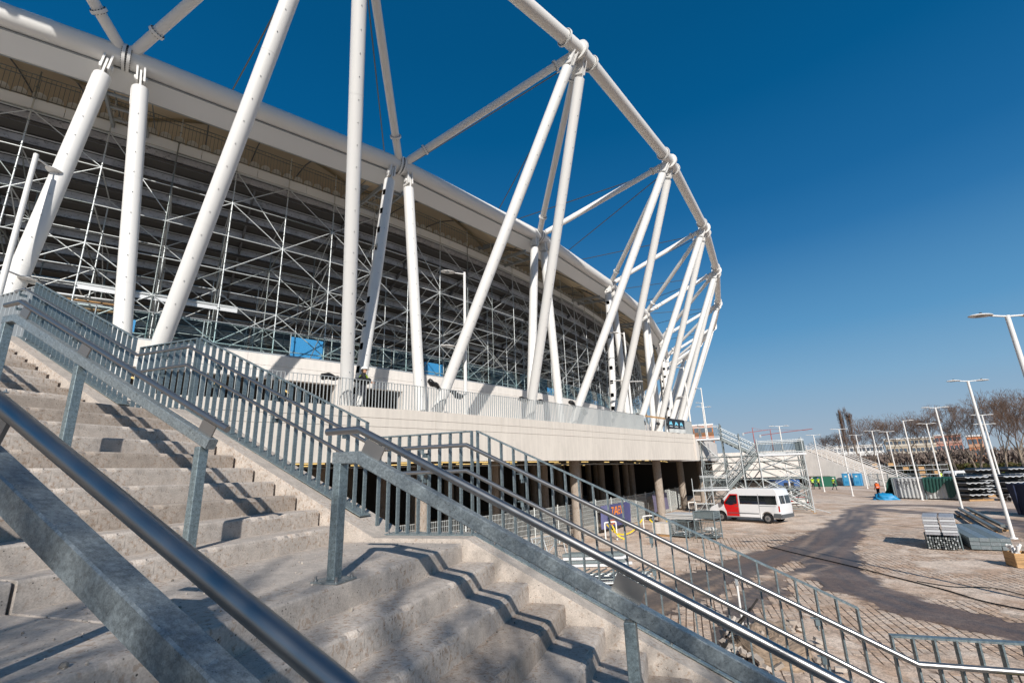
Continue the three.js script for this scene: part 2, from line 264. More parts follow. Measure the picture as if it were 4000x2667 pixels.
{ // pavers: 0.3 x 0.2 running bond, rows along x; those well buried under sand or mud are left out
  const L = 0.3, B = 0.2, gap = 0.024, list = [];
  const inView = (x, z) => { const a = Math.atan2(z, x); return a > -0.17 && a < 0.62; };
  for (let r = 0, z = -5; z < 15.5; z += B, r++) for (let x = 8.2 + (r % 2) * L / 2; x < 37; x += L) {
    if (!inView(x, z) || (z < 5.6 && x < 5.4)) continue; if (groundHeight(x, z) > 0.004 && groundHeight(x + 0.12, z + 0.08) > 0.004 && groundHeight(x - 0.12, z - 0.08) > 0.004) continue;
    list.push([x, z, Math.hypot(x, z)]);
  }
  list.sort((a, b) => a[2] - b[2]);
  const variants = [0, 1, 2].map(v => { const g = new THREE.BoxGeometry(L - gap, 0.05, B - gap); const p = g.attributes.position; for (let i = 0; i < p.count; i++) if (p.getY(i) > 0) { p.setX(i, p.getX(i) * (1 - 0.03)); p.setZ(i, p.getZ(i) * (1 - 0.04)); } return g; });
  const c = new THREE.Color(), d = new THREE.Color();
  const shades = []; for (let s = 0; s < 5; s++) { const g = metreUV(variants[0].clone()); g.computeVertexNormals(); c.copy(cPave).lerp(cPave2, s / 4); const a = new Float32Array(g.attributes.position.count * 3); for (let i = 0; i < a.length; i += 3) a.set([c.r, c.g, c.b], i); g.setAttribute('color', new THREE.BufferAttribute(a, 3)); shades.push(g); }
  const rest = []; let made = 0;
  const nearMud = (x, z) => mudAt(x, z);
  for (const [x, z] of list) {
    const h = (rnd() - 0.5) * 0.006 + (fbm(x * 0.5, z * 0.5) - 0.5) * 0.012, tx = (rnd() - 0.5) * 0.016, tz = (rnd() - 0.5) * 0.02; const mud = nearMud(x, z), dirt = fbm(x * 1.4 + 9, z * 1.4);
    if (made < 300 && mud < 0.05 && x > 9 && z > -3.5) { const m = put('paver', shades[(rnd() * 5) | 0], M.paver, groundThing); m.position.set(x, -0.025 + h, z); m.rotation.set(tx, 0, tz); made++; continue; }
    const g = metreUV(variants[0].clone()); g.rotateX(tx); g.rotateZ(tz); g.translate(x, -0.025 + h, z); c.copy(cPave).lerp(cPave2, rnd()).lerp(cDirt, 0.6 * sm(0.5, 0.65, dirt)).lerp(d.copy(cMud), 0.85 * mud); const n = g.attributes.position.count, a = new Float32Array(n * 3); for (let i = 0; i < n * 3; i += 3) a.set([c.r, c.g, c.b], i); g.setAttribute('color', new THREE.BufferAttribute(a, 3)); const uv = g.attributes.uv; for (let i = 0; i < n; i++) uv.setXY(i, uv.getX(i) + x * 1.3, uv.getY(i) + z); rest.push(g);
  }
  stuff(put('paver_field', merge(rest), M.paver, groundThing));
}

// ---------------------------------------------------------------- the staircase (flights run along z, nosings along x)
const RISE = 0.16, GO = 0.328, SLOPE = RISE / GO, XS = 4.56, XL = -6.9;
const FLIGHTS = [ // top level, z of the top nosing, number of risers
  { n: 10, y: 6.56, z: -10.8, name: 'top' }, { n: 10, y: 4.96, z: -6.45, name: 'upper' }, { n: 11, y: 3.36, z: -2.118, name: 'middle' }, { n: 10, y: 1.6, z: 2.85, name: 'bottom' }];
{
  const st = thing('staircase', 'broad pale concrete outdoor staircase with three landings in the foreground', 'staircase', [-1, 0, 4]);
  const joints = [XL, -3.9, -1.0, 1.79, XS - 0.035]; const cache = {};
  function block(name, x0, x1, yTop, zFront, depth, k) {
    const len = x1 - x0 - 0.03, h = 0.2, key = [len.toFixed(3), depth.toFixed(3), k % 4].join();
    const g = cache[key] ??= (() => { const s = new THREE.Shape(); const c = 0.013; s.moveTo(-depth, -h); s.lineTo(-depth, 0); s.lineTo(-0.034, 0); s.lineTo(-c, 0); s.lineTo(-c * 0.35, -c * 0.3); s.lineTo(0, -c); s.lineTo(0, -0.036); s.lineTo(0, -h); s.closePath();
      const e = new THREE.ExtrudeGeometry(s, { depth: len, steps: 40, bevelEnabled: true, bevelSize: 0.006, bevelThickness: 0.006, bevelOffset: -0.006, bevelSegments: 1 }); e.rotateY(-Math.PI / 2); e.scale(-1, 1, 1); // (z -> along x)
      let m = flat(e); const p = m.attributes.position; for (let i = 0; i < p.count; i++) { const X = p.getX(i), Y2 = p.getY(i), Z2 = p.getZ(i); if (Z2 > -0.022 && Y2 > -0.024) { const q = fbm(X * 21 + k * 5.3, k * 1.7), chip = 0.014 * sm(0.64, 0.76, fbm(X * 11 + k * 3.1, k * 2.3 + 4)); p.setZ(i, Z2 - 0.004 * q - chip); p.setY(i, Y2 - 0.003 * q - chip * 0.7); } }

      const q = m.attributes.position.array; for (let i = 0; i < q.length; i += 9) for (let t = 0; t < 3; t++) { const a = q[i + 3 + t]; q[i + 3 + t] = q[i + 6 + t]; q[i + 6 + t] = a; }
      m.computeVertexNormals(); m = metreUV(m); const uv = m.attributes.uv; for (let i = 0; i < uv.count; i++) uv.setXY(i, uv.getX(i) + k * 0.73, uv.getY(i) + k * 0.41); return m; })();
    const b = put(name, g, k % 3 ? M.step : M.stepDark, st); b.position.add(V(x0 + 0.015, yTop, zFront)); return b;
  }
  let k = 0;
  FLIGHTS.forEach((f, fi) => {
    for (let i = 1; i < f.n; i++) for (let j = 0; j < 4; j++) block('step', joints[j], joints[j + 1], f.y - RISE * i + (rnd() - 0.5) * 0.003, f.z + GO * i + (rnd() - 0.5) * 0.004, GO + 0.045, k++);
    if (fi) { const p = FLIGHTS[fi - 1], z0 = p.z + GO * (p.n - 1); for (let j = 0; j < 4; j++) block('landing_slab', joints[j], joints[j + 1], f.y, f.z, f.z - z0 + 0.04, k++); }
  });
  // solid core under the treads and the side wall (kerb) that carries the balustrade
  const line = []; for (const f of FLIGHTS) { line.push([f.z, f.y], [f.z + GO * f.n, f.y - RISE * f.n]); }
  const prof = (off, drop) => { const s = new THREE.Shape(); s.moveTo(-10.79, -0.2); for (const [z, y] of line) s.lineTo(z + off, y + drop); s.lineTo(line[line.length - 1][0] + off, -0.2); s.closePath(); return s; };
  const ext = (s, x0, x1) => { const e = new THREE.ExtrudeGeometry(s, { depth: x1 - x0, bevelEnabled: false }); e.rotateY(-Math.PI / 2); const g = flat(e); g.translate(x1, 0, 0); return metreUV(g); };
  put('core', ext(prof(-0.02, -0.28), XL, XS - 0.02), M.concreteGrey, st);
  put('side_wall', ext(prof(0.02, 0.035), XS, 5.14), M.step, st);
  put('side_wall', ext(prof(0.02, 0.035), XL - 0.5, XL - 0.01), M.step, st);
}
// galvanised centre rails: box-section frame with a stainless tube on plates
const ROWS = [[2.81, 'beside the balustrade'], [0.862, 'nearest the camera'], [-1.05, 'left of the camera'], [-2.98, 'far left of the camera']];
for (const [X, where] of ROWS) FLIGHTS.forEach((f, fi) => {
  if (fi === 3 && X < 2) return; if (X < 0 && fi < 1) return;
  const zb = f.z + GO * (f.n - 1), yN = z => f.y - (z - f.z) * SLOPE;
  const lab = { '2.81': ['galvanised box rail with steel tube on the top stair flight', 'galvanised box rail with steel tube on the upper flight, ending above the landing', 'galvanised box rail with steel tube starting at the bolted post on the landing', 'galvanised box rail with steel tube on the lowest stair flight'], '0.862': ['galvanised box rail far up on the left stair flight', 'galvanised box rail on the left of the upper flight', 'thick blurred steel rail crossing the lower left corner, nearest the camera', ''], '-1.05': ['', 'galvanised box rail of the second row left, upper flight', 'galvanised box rail of the second row left, middle flight', ''], '-2.98': ['', 'galvanised box rail of the third row left, upper flight', 'galvanised box rail of the third row left, middle flight', ''] }[String(X)][fi];
  const t = thing('centre_rail', lab, 'stair rail', [X, f.y, f.z - 0.11], 'box-section centre rails on the stairs');
  const zp = f.z - 0.11, H = 0.81, top = f.y + H - 0.04;
  const bend = V(X, top, f.z + 0.045), end = V(X, yN(zb + 0.03) + H - 0.04 + 0.022, zb + 0.03);
  const d = V().subVectors(end, bend).normalize();
  { // beam: flat start, then down the slope, 80 mm square
    const w = 0.04, up = V(0, -d.z, d.y).multiplyScalar(-1); if (up.y < 0) up.negate(); const miter = V().addVectors(V(0, 1, 0), up).normalize(); const km = 1 / miter.y;
    const ch = 0.87, sec = (p, u, s) => [[-ch, 1], [ch, 1], [1, ch], [1, -ch], [ch, -1], [-ch, -1], [-1, -ch], [-1, ch]].map(([a, b]) => V(p.x + w * a, p.y, p.z).addScaledVector(u, s * b));
    const A = sec(V(X, top, zp - 0.04), V(0, 1, 0), w), B = sec(bend, miter, w * km), C = sec(end.clone().addScaledVector(d, 0.03), up, w);
    const Q = []; const loft = (a, b) => { for (let i = 0; i < 8; i++) { const j = (i + 1) % 8; Q.push(a[i], b[i], b[j], a[i], b[j], a[j]); } }; loft(A, B); loft(B, C); for (let i = 1; i < 7; i++) Q.push(A[0], A[i], A[i + 1], C[0], C[i + 1], C[i]);
    const g = new THREE.BufferGeometry(); g.setAttribute('position', new THREE.Float32BufferAttribute(Q.flatMap(v => [v.x, v.y, v.z]), 3)); g.computeVertexNormals(); put('beam', metreUV(g), M.galv, t);
  }
  const posts = [[zp, f.y, top - 0.03], [f.z + (fi === 2 ? 1.75 : 1.23), 0, 0], [zb - 0.045, 0, 0]];
  posts.forEach(([z, y0, y1], i) => {
    if (i === 1) { const s = Math.floor((z - f.z) / GO) + 1; y0 = f.y - RISE * s; } if (i === 2) { y0 = f.y - RISE * (f.n - 1); }
    const yt = i ? yN(z) + H - 0.08 : f.y + H - 0.075;
    const pg = metreUV(new RoundedBoxGeometry(0.08, yt - y0 - 0.012, 0.06, 2, 0.007)); const p = put('post', pg, M.galvB, t); p.position.add(V(X, (y0 + yt + 0.012) / 2, z));
    if (i === 0) { const pl = put('base_plate', boxGeo(0.2, 0.012, 0.2), M.galv, t); pl.position.add(V(X, y0 + 0.0075, z)); const bs = []; for (const a of [-1, 1]) for (const b of [-1, 1]) { bs.push(new THREE.CylinderGeometry(0.009, 0.009, 0.03, 6).translate(X + a * 0.078, y0 + 0.028, z + b * 0.078), new THREE.CylinderGeometry(0.014, 0.014, 0.01, 6).translate(X + a * 0.078, y0 + 0.019, z + b * 0.078)); } put('bolts', merge(bs), M.bolt, t); }
  });
  const tubeY = 0.955; const r = 0.0255;
  put('rail_tube', sweep([V(X, f.y + tubeY, f.z - 0.24), V(X, f.y + tubeY, f.z + 0.03), V(X, yN(zb + 0.2) + tubeY + 0.014, zb + 0.2)], r, 24), M.inox, t);
  for (const z of [f.z + 0.14, f.z + (fi === 2 ? 1.75 : 1.23), zb - 0.02]) { const c = V(X, yN(z) + 0.865, z); const g = barGeo(c.clone().addScaledVector(d, -0.08), c.clone().addScaledVector(d, 0.08), 0.012, 0.13, V(1, 0, 0)); put('bracket_plate', metreUV(g), M.inoxPlate, t); const fl = barGeo(c.clone().addScaledVector(d, -0.08).add(V(0, -0.052, 0)), c.clone().addScaledVector(d, 0.08).add(V(0, -0.052, 0)), 0.06, 0.006, V(1, 0, 0)); put('bracket_foot', metreUV(fl), M.inoxPlate, t); }
});
// the balustrade along the open side of the stairs: flat-bar frames on a bolted plate
const XB = 4.88, BAR = 0.1335, zDeck = -17.4;
{
  const frames = [];
  FLIGHTS.forEach((f, i) => { frames.push({ z0: f.z + 0.02, y0: f.y, z1: f.z + GO * f.n - 0.35, y1: f.y - (GO * f.n - 0.37) * SLOPE, lab: ['top', 'upper', 'lower', 'lowest'][i] + ' stair flight' }); const nx = FLIGHTS[i + 1]; if (nx) frames.push({ z0: f.z + GO * f.n - 0.16, y0: nx.y, z1: nx.z - 0.05, y1: nx.y, lab: ['highest', 'middle', 'low'][i] + ' landing' }); });
  const H = 1.09;
  frames.forEach(fr => {
    const t = thing('stair_balustrade', `grey flat-bar balustrade along the ${fr.lab}`, 'balustrade', [XB, Math.min(fr.y0, fr.y1), (fr.z0 + fr.z1) / 2], 'balustrade frames along the stairs');
    const A = V(XB, fr.y0, fr.z0), B = V(XB, fr.y1, fr.z1), s = V(1, 0, 0), len = fr.z1 - fr.z0, n = Math.max(1, Math.round(len / BAR)), up = V(0, 1, 0);
    const at = z => fr.y0 + (fr.y1 - fr.y0) * (z - fr.z0) / len; const base = fr.y0 === fr.y1 ? 0.042 : 0.05;
    bar('base_plate', V(XB, fr.y0 + base, fr.z0 - 0.03), V(XB, fr.y1 + base, fr.z1 + 0.03), 0.2, 0.012, s, M.galvB, t);
    bar('top_rail', V(XB, fr.y0 + H, fr.z0 - 0.006), V(XB, fr.y1 + H, fr.z1 + 0.006), 0.06, 0.014, s, M.galvB, t);
    const g = boxGeo(0.06, H - base - 0.008, 0.012);
    for (let i = 0; i <= n; i++) { const z = fr.z0 + len * i / n; const m = put('baluster', g, M.galvB, t); m.position.add(V(XB, at(z) + base + (H - base) / 2, z)); }
    const bs = []; for (let i = 0; i * 0.8 + 0.2 < len; i++) { const z = fr.z0 + 0.2 + i * 0.8, y = at(z) + base; bs.push(new THREE.CylinderGeometry(0.013, 0.013, 0.02, 6).translate(XB - 0.07, y + 0.015, z), new THREE.CylinderGeometry(0.008, 0.008, 0.045, 6).translate(XB - 0.07, y + 0.022, z)); } if (bs.length) put('bolts', merge(bs), M.bolt, t);
  });
  for (const [h, lab] of [[0.94, 'upper'], [0.675, 'lower']]) {
    const t = thing('wall_handrail', `${lab} of the two stainless handrail tubes fixed to the stair balustrade`, 'handrail', [4.74, 0, 2.5]); const x = 4.765, pts = [V(x, FLIGHTS[0].y + h, -11.15)];
    for (const f of FLIGHTS) pts.push(V(x, f.y + h, f.z - 0.06), V(x, f.y - RISE * f.n + h, f.z + GO * f.n - 0.06)); pts.push(V(x, h, 6.5));
    put('rail_tube', sweep(pts, 0.0215, 20), M.inox, t);
    for (let i = 0; i + 1 < pts.length; i++) { const a = pts[i], b = pts[i + 1], L = a.distanceTo(b), n = Math.max(1, Math.round(L / 1.3)); for (let j = 0; j < n; j++) { const p = a.clone().lerp(b, (j + 0.5) / n); const br = merge([bg(0.012, 0.06, 0.03, p.x, p.y - 0.045, p.z), bg(0.115, 0.05, 0.01, p.x + 0.055, p.y - 0.085, p.z), bg(0.03, 0.006, 0.09, p.x, p.y - 0.0215, p.z)]); put('bracket', br, M.galvB, t); } }
  }
}

{ // grit, small stones and dry leaf bits left on the treads and landings
  const N = 900, im = new THREE.InstancedMesh(new THREE.DodecahedronGeometry(0.008, 0), std({ color: 0xffffff, roughness: 1 }), N), m = new THREE.Matrix4(), q = new THREE.Quaternion(), e = new THREE.Euler(), c = new THREE.Color();
  for (let i = 0; i < N; i++) { const f = FLIGHTS[1 + ((rnd() * 2) | 0)], s = (rnd() * f.n) | 0, land = rnd() < 0.35; const z = land ? f.z - rr(0.05, 1.2) : f.z + GO * s + (rnd() < 0.6 ? rr(0.012, 0.07) : rr(0.02, 0.31)), y = land ? f.y : f.y - RISE * (s + 1); e.set(rr(0, 6), rr(0, 6), rr(0, 6)); const k = rr(0.25, 1.0) * (rnd() < 0.06 ? 2 : 1); m.compose(V(rr(-0.5, 4.5), y + 0.002 + 0.003 * k, z), q.setFromEuler(e), V(k, k * 0.7, k)); im.setMatrixAt(i, m); const v = rr(0.12, 0.5); c.setRGB(v, v * 0.9, v * 0.78); im.setColorAt(i, c); }
  im.name = 'grit'; stuff(im); tag(im, 'grit and small stones lying on the stair treads', 'grit'); scene.add(im);
}

// ---------------------------------------------------------------- stadium: plan geometry (slightly oval ring)
function ring(R, y, k) { const a = 2.1604 - 0.0970452 * k + 0.000226123 * k * k, r = R * (1 - 0.0545775 * Math.cos(2 * (a - 0.890838))); return V(73.6285 + r * Math.cos(a), y, -104.768 + r * Math.sin(a)); }
const DECK = 6.56, SOFFIT = 4.59;
// podium edge in plan
const EDGE = [[5.14, -17.75], [6.9, -16.45], [10.4, -13.95], [14.1, -11.75], [18, -9.72], [22.1, -7.75], [27, -5.6], [34, -2.75], [38.3, -0.95], [42.7, 0.95]];
const along = (poly, step) => { const out = []; let acc = 0; for (let i = 0; i + 1 < poly.length; i++) { const [ax, az] = poly[i], [bx, bz] = poly[i + 1], L = Math.hypot(bx - ax, bz - az); while (acc <= L) { const t = acc / L; out.push([ax + (bx - ax) * t, az + (bz - az) * t, (bx - ax) / L, (bz - az) / L]); acc += step; } acc -= L; } return out; };
const inward = (dx, dz) => V(dz, 0, -dx); // edge runs left to right, the stadium is on its left
function smoothPoly(poly, n) { const c = new THREE.CatmullRomCurve3(poly.map(([x, z]) => V(x, 0, z)), false, 'centripetal'); return c.getSpacedPoints(n).map(p => [p.x, p.z]); }
const edge = smoothPoly(EDGE, 44);
const REC = [[43.9, -1.0], [46.5, 0.1], [50, 1.35], [55, 2.6], [62, 3.6], [70, 4.0], [80, 3.9], [95, 1.8], [110, -3.5]]; const rec = smoothPoly(REC, 40);
{
  const deck = new THREE.Group(); deck.name = 'podium_deck'; structure(deck); scene.add(deck);
  const inner = []; for (let k = 13; k >= -2.6; k -= 0.4) { const p = ring(100.6, 0, k); inner.push([p.x, p.z]); }
  const off = (poly, d) => poly.map(([x, z], i) => { const [ax, az] = poly[Math.max(0, i - 1)], [bx, bz] = poly[Math.min(poly.length - 1, i + 1)], L = Math.hypot(bx - ax, bz - az); return [x + (bz - az) / L * d, z - (bx - ax) / L * d]; });
  const outline = [[-9, -10.9], [5.14, -10.9], ...off(edge, 0.32), ...off(rec, 0.32), ...inner.filter(([x]) => x > -9), [-9, -34]];
  put('slab', prismGeo(outline, DECK - 0.3, DECK), M.pale, deck);
  const sof = [[5.3, -17.2], ...off(edge, 0.36), ...off(rec, 0.36)]; const back = []; for (let k = 12; k >= -2; k -= 0.4) { const p = ring(84, 0, k); back.push([p.x, p.z]); }
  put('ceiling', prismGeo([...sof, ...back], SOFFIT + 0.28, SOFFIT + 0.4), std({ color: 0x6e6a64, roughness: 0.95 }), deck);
  // wall of the bridge between stair head and podium
  box('side_wall', 0.3, DECK - 0.02 - 0.3 + 0.1, 6.6, 4.98, (DECK - 0.32) / 2, -14.25, M.pale, deck);
  // rear wall far under the deck
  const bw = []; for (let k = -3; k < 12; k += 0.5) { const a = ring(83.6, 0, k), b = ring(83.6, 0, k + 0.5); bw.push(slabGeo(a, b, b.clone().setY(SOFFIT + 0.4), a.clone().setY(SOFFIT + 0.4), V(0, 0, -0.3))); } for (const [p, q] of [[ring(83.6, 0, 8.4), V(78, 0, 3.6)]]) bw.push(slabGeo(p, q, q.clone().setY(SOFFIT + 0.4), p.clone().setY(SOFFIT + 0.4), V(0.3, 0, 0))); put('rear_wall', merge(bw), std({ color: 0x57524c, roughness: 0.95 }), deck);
}
{ // fair-faced edge beam: three courses of precast panels, real joints between them
  const b = thing('podium_edge_beam', 'long pale concrete edge beam carrying the podium railing', 'concrete beam', [24, SOFFIT, -7]);
  const courses = [[DECK + 0.05, DECK - 0.33, 0.0, 0.34], [DECK - 0.342, DECK - 0.66, 0.012, 0.34], [DECK - 0.672, SOFFIT, 0.024, 0.34]];
  const run = (poly, per) => { for (let i = 0; i + per < poly.length + 0; i += per) for (const [y1, y0, ofs, th] of courses) {
    const gs = []; for (let j = i; j < i + per; j++) { const [ax, az] = poly[j], [bx, bz] = poly[j + 1], L = Math.hypot(bx - ax, bz - az), ux = (bx - ax) / L, uz = (bz - az) / L, n = inward(ux, uz), gw = ofs < 0.02 ? 0.008 : 0.003, g0 = j === i ? gw : 0, g1 = j === i + per - 1 ? gw : 0;
      const A = V(ax + ux * g0, 0, az + uz * g0).addScaledVector(n, ofs), B = V(bx - ux * g1, 0, bz - uz * g1).addScaledVector(n, ofs); gs.push(slabGeo(A.clone().setY(y0), B.clone().setY(y0), B.clone().setY(y1), A.clone().setY(y1), n.clone().multiplyScalar(th))); }
    put('panel', merge(gs), i % 2 ? M.pale : M.paleB, b); } };
  run(edge, 4);
  // dark joint bed just behind the panel faces
  for (let j = 0; j + 1 < edge.length; j += 4) { const [ax, az] = edge[j], [bx, bz] = edge[j + 4] ?? edge[edge.length - 1]; const n = inward(bx - ax, bz - az).normalize(); const A = V(ax, 0, az).addScaledVector(n, 0.09), B = V(bx, 0, bz).addScaledVector(n, 0.09); put('joint_bed', slabGeo(A.clone().setY(SOFFIT + 0.05), B.clone().setY(SOFFIT + 0.05), B.clone().setY(DECK - 0.02), A.clone().setY(DECK - 0.02), n.multiplyScalar(0.15)), M.concreteGrey, b); }
  // end return
  const e = edge[edge.length - 1]; put('end_panel', slabGeo(V(e[0] + 0.01, SOFFIT, e[1]), V(REC[0][0] + 0.01, SOFFIT, REC[0][1]), V(REC[0][0] + 0.01, DECK + 0.05, REC[0][1]), V(e[0] + 0.01, DECK + 0.05, e[1]), V(-0.3, 0, 0.0)), M.pale, b);
  const r = thing('podium_edge_beam', 'set-back pale concrete edge beam behind the scaffold stair', 'concrete beam', [60, SOFFIT, 3]);
  for (let i = 0; i + 4 < rec.length; i += 4) { const gs = []; for (let j = i; j < i + 4; j++) { const [ax, az] = rec[j], [bx, bz] = rec[j + 1], n = inward(bx - ax, bz - az).normalize(); gs.push(slabGeo(V(ax, SOFFIT, az), V(bx, SOFFIT, bz), V(bx, DECK + 0.05, bz), V(ax, DECK + 0.05, az), n.multiplyScalar(0.3))); } put('panel', merge(gs), M.pale, r); }
}
// round columns under the podium
{
  const spots = []; const cA = along(off2(edge, 1.9), 10.2); function off2(poly, d) { return poly.map(([x, z], i) => { const [ax, az] = poly[Math.max(0, i - 1)], [bx, bz] = poly[Math.min(poly.length - 1, i + 1)], L = Math.hypot(bx - ax, bz - az); return [x + (bz - az) / L * d, z - (bx - ax) / L * d]; }); }
  const front = [[9.2, -16.9], [19.6, -11.1], [29.9, -6.45], [40.7, -2.2], [52.8, -0.6], [64, 1.5]];
  front.forEach(([x, z], i) => spots.push([x, z, 0.31, 0, `round concrete column under the podium edge, ${ORD[i]} from the left`]));
  for (let row = 1; row < 4; row++) for (let i = 0; i < 12; i++) { const p = ring(100.5 - row * 4.6 + 2.5, 0, -0.2 + i * 0.62); if (p.x > 10) spots.push([p.x, p.z, 0.34, row, 'round concrete column standing in the dark under the podium']); }
  const body = new THREE.CylinderGeometry(1, 1, 1, 28), cap = new THREE.CylinderGeometry(1, 1, 1, 28);
  for (const [x, z, r, row, lab] of spots) { const t = thing('podium_column', lab, 'column', [x, 0, z], row ? 'columns in the dark under the podium' : 'columns under the podium edge'); const H = SOFFIT + 0.28; const m = put('shaft', body, M.concreteGrey, t); m.position.set(0, H / 2, 0); m.scale.set(r, H, r); const b = put('foot', cap, M.concreteGrey, t); b.position.set(0, 0.1, 0); b.scale.set(r + 0.02, 0.2, r + 0.02); }
}
// strip lights on the ceiling under the podium
{
  let n = 0; for (let row = 0; row < 4; row++) for (let i = 0; i < 24; i++) {
    const R = 103.2 - row * 3.4, k = -0.4 + i * 0.27 + (row % 2) * 0.12, a = ring(R, 0, k), b = ring(R, 0, k + 0.14); if (a.x < 12 || a.x > 66) continue; if (hash2(i, row) < 0.22) continue;
    const t = thing('strip_light', 'lit warm fluorescent strip light under the podium ceiling', 'strip light', [a.x, SOFFIT + 0.22, a.z], 'strip lights under the podium'); const y = SOFFIT + 0.17;
    put('housing', barGeo(a.clone().setY(y + 0.055), b.clone().setY(y + 0.055), 0.1, 0.04, V(a.z - b.z, 0, b.x - a.x)), M.whiteFlat, t); put('tube', rodGeo(a.clone().setY(y), b.clone().setY(y), 0.028, 8), M.strip, t); n++;
  }
  const duct = thing('service_duct', 'grey cable tray hung under the podium ceiling', 'cable tray', [30, SOFFIT - 0.1, -9]); const tr = []; for (let k = -0.4; k < 7; k += 0.4) { const a = ring(102.2, SOFFIT - 0.08, k), b = ring(102.2, SOFFIT - 0.08, k + 0.4); tr.push(rodGeo(a, b, 0.05, 6)); } put('pipe', merge(tr), M.greySteel, duct);
  const hg = []; for (let k = -0.4; k < 7; k += 0.3) { const a = ring(102.2, SOFFIT - 0.06, k); hg.push(rodGeo(a, a.clone().setY(SOFFIT + 0.28), 0.012, 5)); } put('hangers', merge(hg), M.greySteel, duct);
}
// railing along the podium edge
{
  const poly = edge, pts = along(poly, 0.135), H = 1.02, base = DECK + 0.055; const side = ([, , dx, dz]) => inward(dx, dz);
  // the far end has a stretch without bars, then a closed stretch with a banner
  const sOpen = pts.length - 62, sEnd = pts.length - 40, panels = [];
  const mk = (name, lab, from, to, parts) => {
    const t = thing(name, lab, 'railing', [pts[from][0], base, pts[from][1]], 'railing panels along the podium edge');
    const A = pts[from], B = pts[to], q = p => V(p[0], 0, p[1]).addScaledVector(inward(p[2], p[3]), 0.09);
    const geo = metreUV(new THREE.BoxGeometry(0.06, H, 0.012)); const st = [];
    for (let i = from; i <= to; i++) { const p = pts[i], c = q(p); const n = inward(p[2], p[3]); if (parts) { const m = put('bar', geo, M.railBar, t); m.position.add(c.clone().setY(base + H / 2)); m.rotation.y = Math.atan2(-n.z, n.x); } else { const g = geo.clone(); g.rotateY(Math.atan2(-n.z, n.x)); g.translate(c.x, base + H / 2, c.z); st.push(g); } }
    if (st.length) stuff(put('bars', merge(st), M.railBar, t));
    const tr = []; for (let i = from; i < to; i += 4) { const a = q(pts[i]).setY(base + H + 0.006), b = q(pts[Math.min(to, i + 4)]).setY(base + H + 0.006); tr.push(barGeo(a, b, 0.06, 0.012, inward(pts[i][2], pts[i][3]))); } put('top_rail', merge(tr), M.railBar, t);
  };
  let i = 0, n = 0; while (i < sOpen) { const to = Math.min(i + 22, sOpen); mk('podium_railing', `grey flat-bar railing panel on the podium edge, ${ORD[n] ?? n} from the left`, i, to, n < 13); i = to + 1; n++; }
  mk('podium_railing', 'last grey flat-bar railing panel at the far end of the podium', sEnd + 22, pts.length - 1, true);
  // plain timber top rail over the open stretch
  const a = pts[sOpen + 1], b = pts[sEnd + 2]; const t = thing('guard_plank', 'brown plank spanning the gap in the podium railing', 'plank', [a[0], base, a[1]]); bar('plank', V(a[0], base + H - 0.04, a[1]), V(b[0], base + H - 0.04, b[1]), 0.05, 0.12, inward(a[2], a[3]), M.wood, t); for (const p of [a, b]) box('support', 0.06, H - 0.1, 0.06, p[0], base + (H - 0.1) / 2, p[1], M.greySteel, t);
  // railing of the bridge to the stair head
  const s = thing('podium_railing', 'grey flat-bar railing at the head of the stairs', 'railing', [5.0, DECK, -14]); for (let z = -17.3; z < -10.95; z += 0.135) { const m = put('bar', boxGeo(0.06, H, 0.012), M.railBar, s); m.position.add(V(4.98, base + H / 2, z)); } bar('top_rail', V(4.98, base + H + 0.006, -17.3), V(4.98, base + H + 0.006, -10.95), 0.06, 0.012, V(1, 0, 0), M.railBar, s);
  // black banner with three pale-blue mountain marks
  const c = document.createElement('canvas'); c.width = 768; c.height = 384; const g = c.getContext('2d'); g.fillStyle = '#24262b'; g.fillRect(0, 0, 768, 384);
  const mountain = (g, x, y, s, col) => { g.fillStyle = col; g.beginPath(); g.moveTo(x - s, y + s * 0.8); g.lineTo(x - s * 0.35, y - s * 0.8); g.lineTo(x, y - s * 0.05); g.lineTo(x + s * 0.35, y - s * 0.8); g.lineTo(x + s, y + s * 0.8); g.lineTo(x + s * 0.3, y + s * 0.8); g.lineTo(x, y + s * 0.25); g.lineTo(x - s * 0.3, y + s * 0.8); g.closePath(); g.fill(); };
  for (let j = 0; j < 3; j++) { mountain(g, 150 + j * 235, 120, 68, '#7fd0ea'); g.fillStyle = '#dfe6ea'; for (let q = 0; q < 7; q++) g.fillRect(85 + j * 235 + q * 19, 208, 13, 20 + (q % 3) * 3); } g.fillStyle = '#c9cac6'; g.beginPath(); g.moveTo(60, 290); g.lineTo(768, 262); g.lineTo(768, 384); g.lineTo(60, 384); g.fill();
  const tex = new THREE.CanvasTexture(c); tex.colorSpace = THREE.SRGBColorSpace; const p0 = pts[sEnd + 4], p1 = pts[sEnd + 27]; const nrm = inward(p0[2], p0[3]).negate();
  const W = Math.hypot(p1[0] - p0[0], p1[1] - p0[1]), pg = new THREE.PlaneGeometry(W, 1.05, 24, 8); const pp = pg.attributes.position; for (let q = 0; q < pp.count; q++) pp.setZ(q, 0.03 * Math.sin(pp.getX(q) * 6) * (1 - (pp.getY(q) / 1.05 + 0.5)) + 0.015 * Math.sin(pp.getY(q) * 9 + pp.getX(q) * 3)); pg.computeVertexNormals(); 
  const mid = V((p0[0] + p1[0]) / 2, 0, (p0[1] + p1[1]) / 2).addScaledVector(nrm, 0.03); const bn = put('banner', pg, std({ map: tex, roughness: 0.5, side: THREE.DoubleSide }), scene); bn.position.set(mid.x, base + 0.52, mid.z); bn.rotation.y = Math.atan2(nrm.x, nrm.z); tag(bn, 'black banner with three pale-blue mountain marks on the podium railing', 'banner');
}
